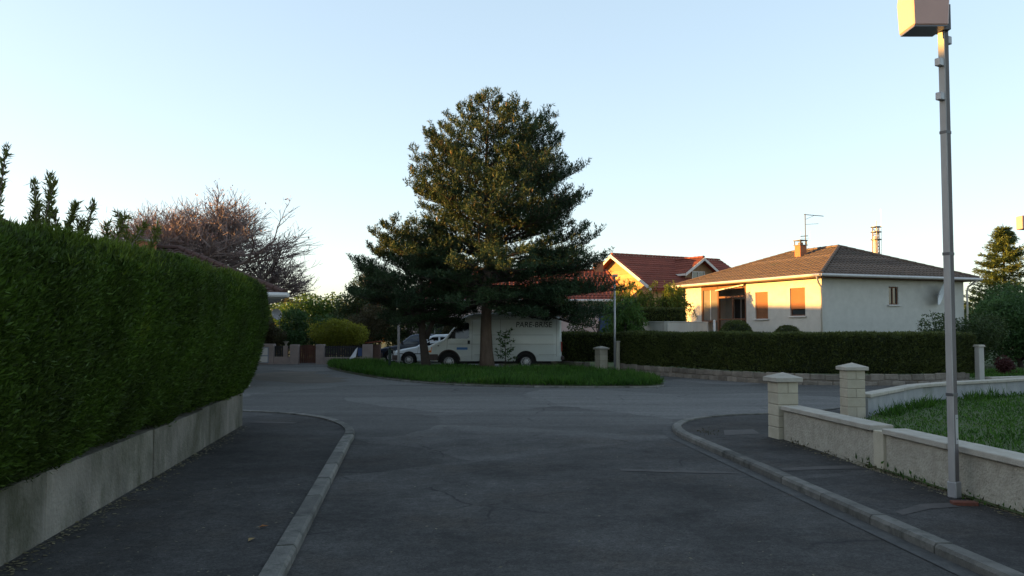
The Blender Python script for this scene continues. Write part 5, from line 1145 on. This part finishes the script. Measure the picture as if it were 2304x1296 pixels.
WFM = Matrix.Translation((-12.2, 39.7, 0)) @ Matrix.Rotation(R(1), 4, 'Z')
mt = thing('meter_cabinet', 'white two door meter cabinet set in the end of the far garden wall', 'cabinet', WFM @ Vector((0.42, -0.04, 0.0)), R(1))
MB().box(-0.24, 0.36, 0.0, 0.035, 0.06, 0.80).build('frame', mat('blue grey frame', (0.16, 0.20, 0.26), 0.6), mt)
for z0, z1 in ((0.09, 0.38), (0.42, 0.77)): MB().box(-0.21, 0.33, -0.02, 0.0, z0, z1).build('cabinet_door', PVCW, mt, bevel=0.006)
gt = thing('garden_gate', 'dark red brown boarded garden gate between the rendered pillars', 'gate', WFM @ Vector((2.18, 0.15, 0.0)), R(1))
for k in range(8): MB().box(0.02+k*0.0975, 0.02+k*0.0975+0.085, 0, 0.03, 0.05, 0.86+0.05*math.sin(math.pi*(k+0.5)/8)).build('board', GATEW, gt, bevel=0.004)
for z in (0.18, 0.66): MB().box(0.01, 0.79, 0.031, 0.07, z, z+0.09).build('rail', GATEW, gt)
for nm, x0, x1, lab in (('picket_fence', 1.02, 1.74, 'dark picket fence on the low wall next to the meter cabinet'), ('picket_fence', 3.38, 5.14, 'dark picket fence on the low wall under the yellow green bush')):
    f = thing(nm, lab, 'fence', WFM @ Vector((x0, 0.14, 0.0)), R(1)); n = int((x1-x0)/0.11)
    for k in range(n): MB().box(k*0.11+0.01, k*0.11+0.09, 0, 0.02, 0.33, 0.86).build('picket', DARK, f)
    for z in (0.42, 0.76): MB().box(0.0, x1-x0, 0.021, 0.05, z, z+0.06).build('rail', DARK, f)
ur = thing('stone_urn', 'small pale urn on the low wall beside the gate pillar', 'urn', WFM @ Vector((1.55, 0.15, 0.86)))
MB().lathe([(0.0, 0), (0.07, 0), (0.04, 0.05), (0.05, 0.09), (0.12, 0.19), (0.15, 0.21), (0.11, 0.20), (0.0, 0.16)], 14, 'z').build('bowl', COPE, ur, smooth=True)
MB().box(-0.1, 0.1, -0.1, 0.1, -0.53, -0.001).build('plinth', WALLG, ur)
cl = thing('draped_sheet', 'white and blue sheet hanging over the low wall beside the corner pillar', 'sheet', WFM @ Vector((4.55, -0.02, 0.2)), R(1))
MB().add([(0.0, -0.05, 0.02), (0.32, -0.04, 0.14), (0.40, 0.0, 0.60), (0.30, 0.02, 0.50), (0.0, -0.03, 0.02), (0.32, -0.02, 0.14), (0.40, 0.02, 0.60), (0.30, 0.04, 0.50)], [(3, 2, 1, 0), (4, 5, 6, 7), (0, 1, 5, 4), (1, 2, 6, 5), (2, 3, 7, 6), (3, 0, 4, 7)]).build('white_cloth', DISH, cl)
MB().box(0.41, 0.60, 0.01, 0.03, 0.18, 0.56).build('blue_cloth', BLUED, cl)
dish('satellite_dish', 'white satellite dish standing among shrubs beyond the far garden wall', (-12.25, 44.0, 2.42), R(-15), 0.30, R(18), 0.3, 2.4)
crown_tree('copper_shrub', 'brown green rounded shrub below the satellite dish', (-12.3, 42.2, 0.03), rlobes(6, 0.6, 0.5, 0.5, 1.75, 0.5, 1), 2600, (0.10, 0.05), LEAFB, 0.06, 'shrub')
crown_tree('garden_shrub', 'dark green shrub mass behind the boarded garden gate', (-10.6, 43.5, 0.03), rlobes(10, 1.2, 0.8, 0.5, 2.3, 0.7, 2), 4200, (0.12, 0.06), LEAFM, 0.07, 'shrub')
crown_tree('clipped_shrub', 'yellow green flat topped shrub above the far garden wall', (-8.5, 41.6, 0.03), [(-0.85, 0, 1.45, 0.55, 0.6, 0.5), (-0.3, 0.1, 1.55, 0.6, 0.65, 0.52), (0.3, -0.1, 1.50, 0.6, 0.6, 0.5), (0.9, 0, 1.38, 0.5, 0.55, 0.45), (0, -0.1, 1.15, 0.9, 0.5, 0.35)], 5200, (0.09, 0.04), LEAFY, 0.06, 'shrub', fill=0.2)
crown_tree('leafy_tree', 'fresh green tree in the gardens beyond the far wall', (-12.4, 55.0, 0.03), rlobes(12, 2.4, 1.8, 1.2, 3.1, 1.1, 4), 5200, (0.16, 0.09), LEAFG, 0.14)
crown_tree('leafy_tree', 'mid green tree low behind the bare tree', (-17.0, 57.0, 0.03), rlobes(10, 2.6, 1.8, 1.0, 2.6, 1.1, 14), 4200, (0.16, 0.09), LEAFM, 0.14)
crown_tree('evergreen_tree', 'dark evergreen tree beyond the far garden wall', (-9.4, 50.0, 0.03), rlobes(12, 1.2, 1.2, 0.9, 4.1, 0.85, 5), 5200, (0.14, 0.07), LEAFD, 0.13)
crown_tree('copper_tree', 'copper leaved small tree catching the last sun left of the pines', (-8.35, 53.2, 0.03), rlobes(11, 1.05, 0.9, 1.3, 4.6, 0.7, 6), 4400, (0.12, 0.07), LEAFO, 0.10)
crown_tree('evergreen_tree', 'dark bushy evergreen behind the dark blue car', (-5.6, 45.2, 0.03), rlobes(12, 1.7, 0.9, 0.6, 2.9, 0.8, 7), 5200, (0.13, 0.06), LEAFD, 0.10)
crown_tree('evergreen_tree', 'dark low evergreen between the dark car and the corner pillar', (-7.7, 44.0, 0.03), rlobes(8, 0.8, 0.7, 0.6, 2.5, 0.6, 17), 3200, (0.12, 0.06), LEAFB, 0.08)
dome('clipped_bush', 'tall dark clipped dome bush behind the nose of the van', -2.85, 42.0, 0.72, 2.15, LEAFB, 4200)
gpst = thing('signless_post', 'thin grey post standing at the edge of the grass island', 'post', (-4.85, 36.2, 0.05)); MB().tube([(0, 0, -0.1), (0, 0, 2.1)], 0.05, 8).build('shaft', GALV, gpst); MB().lathe([(0.0, 2.13), (0.055, 2.1), (0.055, 2.06)], 8, 'z').build('cap', STEEL, gpst)
bl = thing('low_bollard', 'short dark bollard in the grass in front of the white hatchback', 'bollard', (-4.72, 32.7, 0.08)); MB().tube([(0, 0, -0.1), (0, 0, 0.85)], 0.055, 10).build('shaft', mat('dark green paint', (0.015, 0.03, 0.022), 0.6), bl, smooth=True); MB().lathe([(0, 0.9), (0.05, 0.88), (0.07, 0.85), (0.06, 0.84)], 10, 'z').build('cap', DARK, bl)
# ------------------------------------------------------------------ middle and right background planting
def weeping(name, label, loc, stems, m, leaf=(0.16, 0.035), n=3, seed=1, cat='shrub', per=46):
    rr = random.Random(seed); t = thing(name, label, cat, loc); mb = MB(); P = []; D = []
    for x, y, h, reach in stems:
        a = rr.uniform(0, 6.28); e = Vector((math.cos(a), math.sin(a)*0.7, 0))*reach
        pts = [Vector((x*0.2, y*0.2, 0)), Vector((x*0.7, y*0.7, h*0.65)), Vector((x, y, h))+e*0.25, Vector((x, y, h*0.93))+e*0.75, Vector((x, y, h*0.72))+e*1.1]
        mb.tube(pts, [0.035, 0.022, 0.013, 0.008, 0.004], 5, cap=False)
        for k in range(per):
            s = 1.1+2.9*(k+rr.random())/per; j = min(3, int(s)); P.append(tuple(pts[j].lerp(pts[j+1], s-j))); D.append(tuple(((pts[j+1]-pts[j]).normalized()+Vector((0, 0, -0.15)))))
    mb.build('stems', BARKD, t, fix=False); P = np.array(P); D = np.array(D)
    link('foliage', arrays_mesh('foliage', blades(P, D, leaf[0], leaf[1], n, 0.65, 0.07), 4), m, t); return t
rr = random.Random(9)
weeping('willow_shrub', 'tall arching yellow green willow shrub left of the bungalow roof', (7.9, 46.5, 0.09), [(rr.uniform(-2.0, 2.0), rr.uniform(-.8, .8), rr.uniform(2.5, 4.3)*(1-0.05*abs(i-30)/30), rr.uniform(.5, 1.0)) for i in range(64)], WILLOW, (0.2, 0.05), 3, 2)
weeping('arching_shrub', 'arching green shrub leaning over the slim lamp post', (5.3, 40.2, 0.09), [(rr.uniform(-0.8, 0.9), rr.uniform(-.5, .5), rr.uniform(1.6, 3.0), rr.uniform(.4, .8)) for i in range(34)], LEAFG, (0.2, 0.05), 3, 3)
hedge('clipped_hedge', 'dark squared hedge behind the pale terrace wall', [(5.9, 45.0), (8.9, 43.6)], prof_right(0.6, 2.70, 1.0), 5200, THUJA2, (0.11, 0.045), 3, (0.2, 0.2), 0.04, ns=24)
crown_tree('leaning_tree', 'small leaning tree in front of the pink house wall', (4.55, 44.5, 0.05), [(-0.7, 0, 2.2, 0.5, 0.4, 0.35), (-0.3, 0.1, 2.7, 0.6, 0.5, 0.35), (-1.1, 0, 1.7, 0.45, 0.4, 0.3), (0.2, 0, 2.75, 0.4, 0.4, 0.3)], 700, (0.13, 0.06), LEAFD, 0.07)
def fir(name, label, loc, H, Rb, m, seed):
    rr = random.Random(seed); t = thing(name, label, 'tree', loc); mb = MB(); mb.tube([(0, 0, -0.1), (0, 0, H*0.5), (0, 0, H)], [0.22, 0.12, 0.015], 8); P = []; D = []
    z = 0.7
    while z < H*0.97:
        f = z/H; nb = 9
        for b in range(nb):
            a = rr.uniform(0, 6.28); r = Rb*(1-f)**0.85*rr.uniform(0.6, 1.2)+0.1
            pts = [Vector((0, 0, z)), Vector((math.cos(a)*r*0.5, math.sin(a)*r*0.5, z-0.05*r)), Vector((math.cos(a)*r, math.sin(a)*r, z+0.10*r))]
            mb.tube(pts, [0.03, 0.018, 0.006], 4, cap=False); k = int(8+26*r/Rb)
            for i in range(k):
                s = 0.15+0.85*(i+rr.random())/k; q = pts[0].lerp(pts[1], s*2) if s < .5 else pts[1].lerp(pts[2], s*2-1); sd = Vector((-math.sin(a), math.cos(a), 0))*rr.uniform(-0.33, 0.33)*r*(1.05-s)
                P.append(tuple(q+sd+Vector((0, 0, rr.uniform(-.06, .04))))); D.append((math.cos(a)+sd.x, math.sin(a)+sd.y, rr.uniform(-.1, .35)))
        z += 0.27*(1-0.4*f)
    mb.build('trunk', BARKD, t, fix=False); P = np.array(P); D = norm(np.array(D)); link('crown', arrays_mesh('crown', blades(P, D, 0.26, 0.06, 4, 0.5, 0.04), 4), m, t); return t
fir('fir_tree', 'pointed fir tree catching the sun right of the bungalow', (36.2, 62.0, 0.0), 9.4, 3.9, FIRL, 3)
crown_tree('leafy_bush', 'big dark green bush beside the end of the bungalow', (21.0, 35.0, 0.09), rlobes(14, 1.9, 1.3, 0.7, 2.5, 0.85, 21), 7000, (0.13, 0.06), LEAFM, 0.10, 'bush')
crown_tree('leafy_bush', 'dark bush between the tall gate post and the bungalow corner', (17.6, 33.5, 0.09), rlobes(10, 1.2, 0.9, 0.4, 1.7, 0.65, 22), 4200, (0.12, 0.05), LEAFD, 0.08, 'bush')
crown_tree('leafy_bush', 'dark spreading bush right of the big green bush', (24.6, 36.5, 0.09), rlobes(12, 1.8, 1.3, 0.6, 2.4, 0.8, 23), 5200, (0.13, 0.06), LEAFD, 0.10, 'bush')
crown_tree('red_shrub', 'dark red leaved low shrub beyond the street wall', (16.9, 29.2, 0.09), rlobes(4, 0.25, 0.2, 0.2, 0.42, 0.2, 24), 700, (0.08, 0.04), LEAFR, 0.03, 'shrub')
crown_tree('leafy_tree', 'broad mid green tree behind the dark bushes on the right', (30.5, 50.0, 0.09), rlobes(12, 2.6, 2.0, 1.2, 3.4, 1.1, 25), 5200, (0.16, 0.08), LEAFM, 0.14)
grass_patch('grass', [(14.8, 26.6), (24, 28.8), (24, 33), (15.2, 31)], 6000, 0.06, 0.16, 0.08, 'rough grass beyond the tall gate post')
# far belt of trees closing the horizon
P = []
for i in range(300):
    x = RNG.uniform(-150, 170); y = RNG.uniform(110, 150); h = RNG.uniform(3, 6.5); r = RNG.uniform(2, 4); d = norm(RNG.normal(size=(55, 3))); P.append(np.array([x, y, h*0.55])+d*np.array([r, r, h*0.5]))
P = np.concatenate(P); tag(link('distant_wood', arrays_mesh('distant_wood', blades(P, norm(RNG.normal(size=P.shape)), 1.0, 0.7, 1, 0.5, 0.1), 4), LEAFD), 'distant belt of dark trees closing the horizon', 'wood', kind='stuff')
# telecom tower
tw = thing('telecom_tower', 'slim pale lattice telecom tower rising far behind the bungalow roof', 'tower', (86.6, 200.0, 0.0), R(20))
mb = MB(); c = [(0.9, 0), (-0.45, 0.78), (-0.45, -0.78)]
for x, y in c: mb.tube([(x*1.3, y*1.3, 0), (x*0.9, y*0.9, 25.5)], 0.14, 6)
for k in range(17):
    z = 1.5*k; s = 1.3-0.4*z/25.5
    for i in range(3):
        a = c[i]; b = c[(i+1) % 3]; mb.tube([(a[0]*s, a[1]*s, z), (b[0]*s, b[1]*s, z+1.5)], 0.06, 4, cap=False); mb.tube([(a[0]*s, a[1]*s, z), (b[0]*s, b[1]*s, z)], 0.06, 4, cap=False)
mb.build('lattice', mat('tower paint', (0.24, 0.21, 0.20), 0.6), tw, fix=False)
MB().tube([(-0.35, 0, 0), (-0.35, 0, 23.5)], 0.40, 12).build('cable_shaft', mat('tower shaft', (0.58, 0.54, 0.47), 0.6), tw)
for z in (22.6, 24.4, 25.6): MB().lathe([(0.2, z), (1.25, z), (1.25, z+0.18), (0.2, z+0.18)], 12, 'z').build('platform', STEEL, tw)
MB().tube([(0.1, 0, 24), (0.1, 0, 27.3)], 0.1, 6).build('mast', ALU, tw); MB().tube([(1.5, 0, 14), (1.55, 0, 30.2)], 0.05, 5).build('whip_aerial', ALU, tw)

# ------------------------------------------------------------------ small ground details
def litter(name, label, polyfun, count, size, m, cat, z=PZ+0.006, asp=0.35):
    pts = np.array([polyfun() for _ in range(count)]); P = np.column_stack([pts, np.full(count, z)])
    a = RNG.uniform(0, 6.28, count); D = np.stack([np.cos(a), np.sin(a), RNG.uniform(0, .12, count)], 1)
    L = RNG.uniform(0.4, 1.3, count)*size; S = np.stack([-np.sin(a), np.cos(a), RNG.uniform(-.2, .2, count)], 1)*(L*asp/2)[:, None]
    V = np.stack([P, P+D*(L*.5)[:, None]+S, P+D*L[:, None], P+D*(L*.5)[:, None]-S], 1)
    return tag(link(name, arrays_mesh(name, V, 4), m), label, cat, kind='stuff')
litter('hedge_clippings', 'scattered hedge clippings and dry leaves on the left pavement', lambda: (lambda y, f: (LX(y)+0.05+f*(1.75), y))(random.uniform(3.5, 9.0), random.random()**1.3), 260, 0.045, LITT, 'litter', asp=0.22)
litter('leaf_litter', 'dead leaves and dirt gathered along the foot of the left concrete wall', lambda: (lambda y: (LX(y)+0.03+abs(random.gauss(0, .09)), y))(random.uniform(3, 14.2)), 900, 0.04, LITT, 'litter', asp=0.6)
litter('leaf_litter', 'dirt and dead leaves along the foot of the roughcast wall', lambda: (lambda y: (4.0+(12.5-y)*0.098-0.02-abs(random.gauss(0, .10)), y))(random.uniform(5, 12.4)), 800, 0.035, LITT, 'litter', asp=0.6)
litter('road_debris', 'sparse leaves and grit scattered on the side street', lambda: (random.uniform(-1.6, 2.8), random.uniform(4, 15)), 140, 0.032, LITT, 'litter', 0.008, 0.4)
wp = []
for k in range(60): y = random.uniform(6, 12.4); wp.append((4.0+(12.5-y)*0.098-0.02-abs(random.gauss(0, .03)), y, PZ))
for k in range(14): wp.append((3.0+random.gauss(0, .07), 13.25+random.gauss(0, .16), PZ))
wp = np.array(wp)
tag(link('weeds', arrays_mesh('weeds', blades(wp, np.tile([0, 0, 1.0], (len(wp), 1)), 0.045, 0.012, 6, 0.8, 0.02), 4), LEAFB), 'small weeds in the joints of the right pavement and wall foot', 'weeds', kind='stuff')
for x, y, a, lm, lb in ((-2.08, 7.0, .3, mat('orange dead leaf', (0.22, 0.09, 0.03), 0.8), 'curled orange dead leaf lying beside the left kerb'), (-2.02, 6.55, 1.2, mat('tan dead leaf', (0.20, 0.14, 0.06), 0.8), 'small tan dead leaf lying beside the left kerb')):
    lf = MB(); lf.add([(0, 0, 0.004), (0.035, -0.025, 0.018), (0.085, 0, 0.012), (0.035, 0.025, 0.02)], [(0, 1, 2, 3)]); o = lf.build('fallen_leaf', lm); o.location = (x, y, PZ+0.005); o.rotation_euler = (0, 0, a); tag(o, lb, 'leaf')
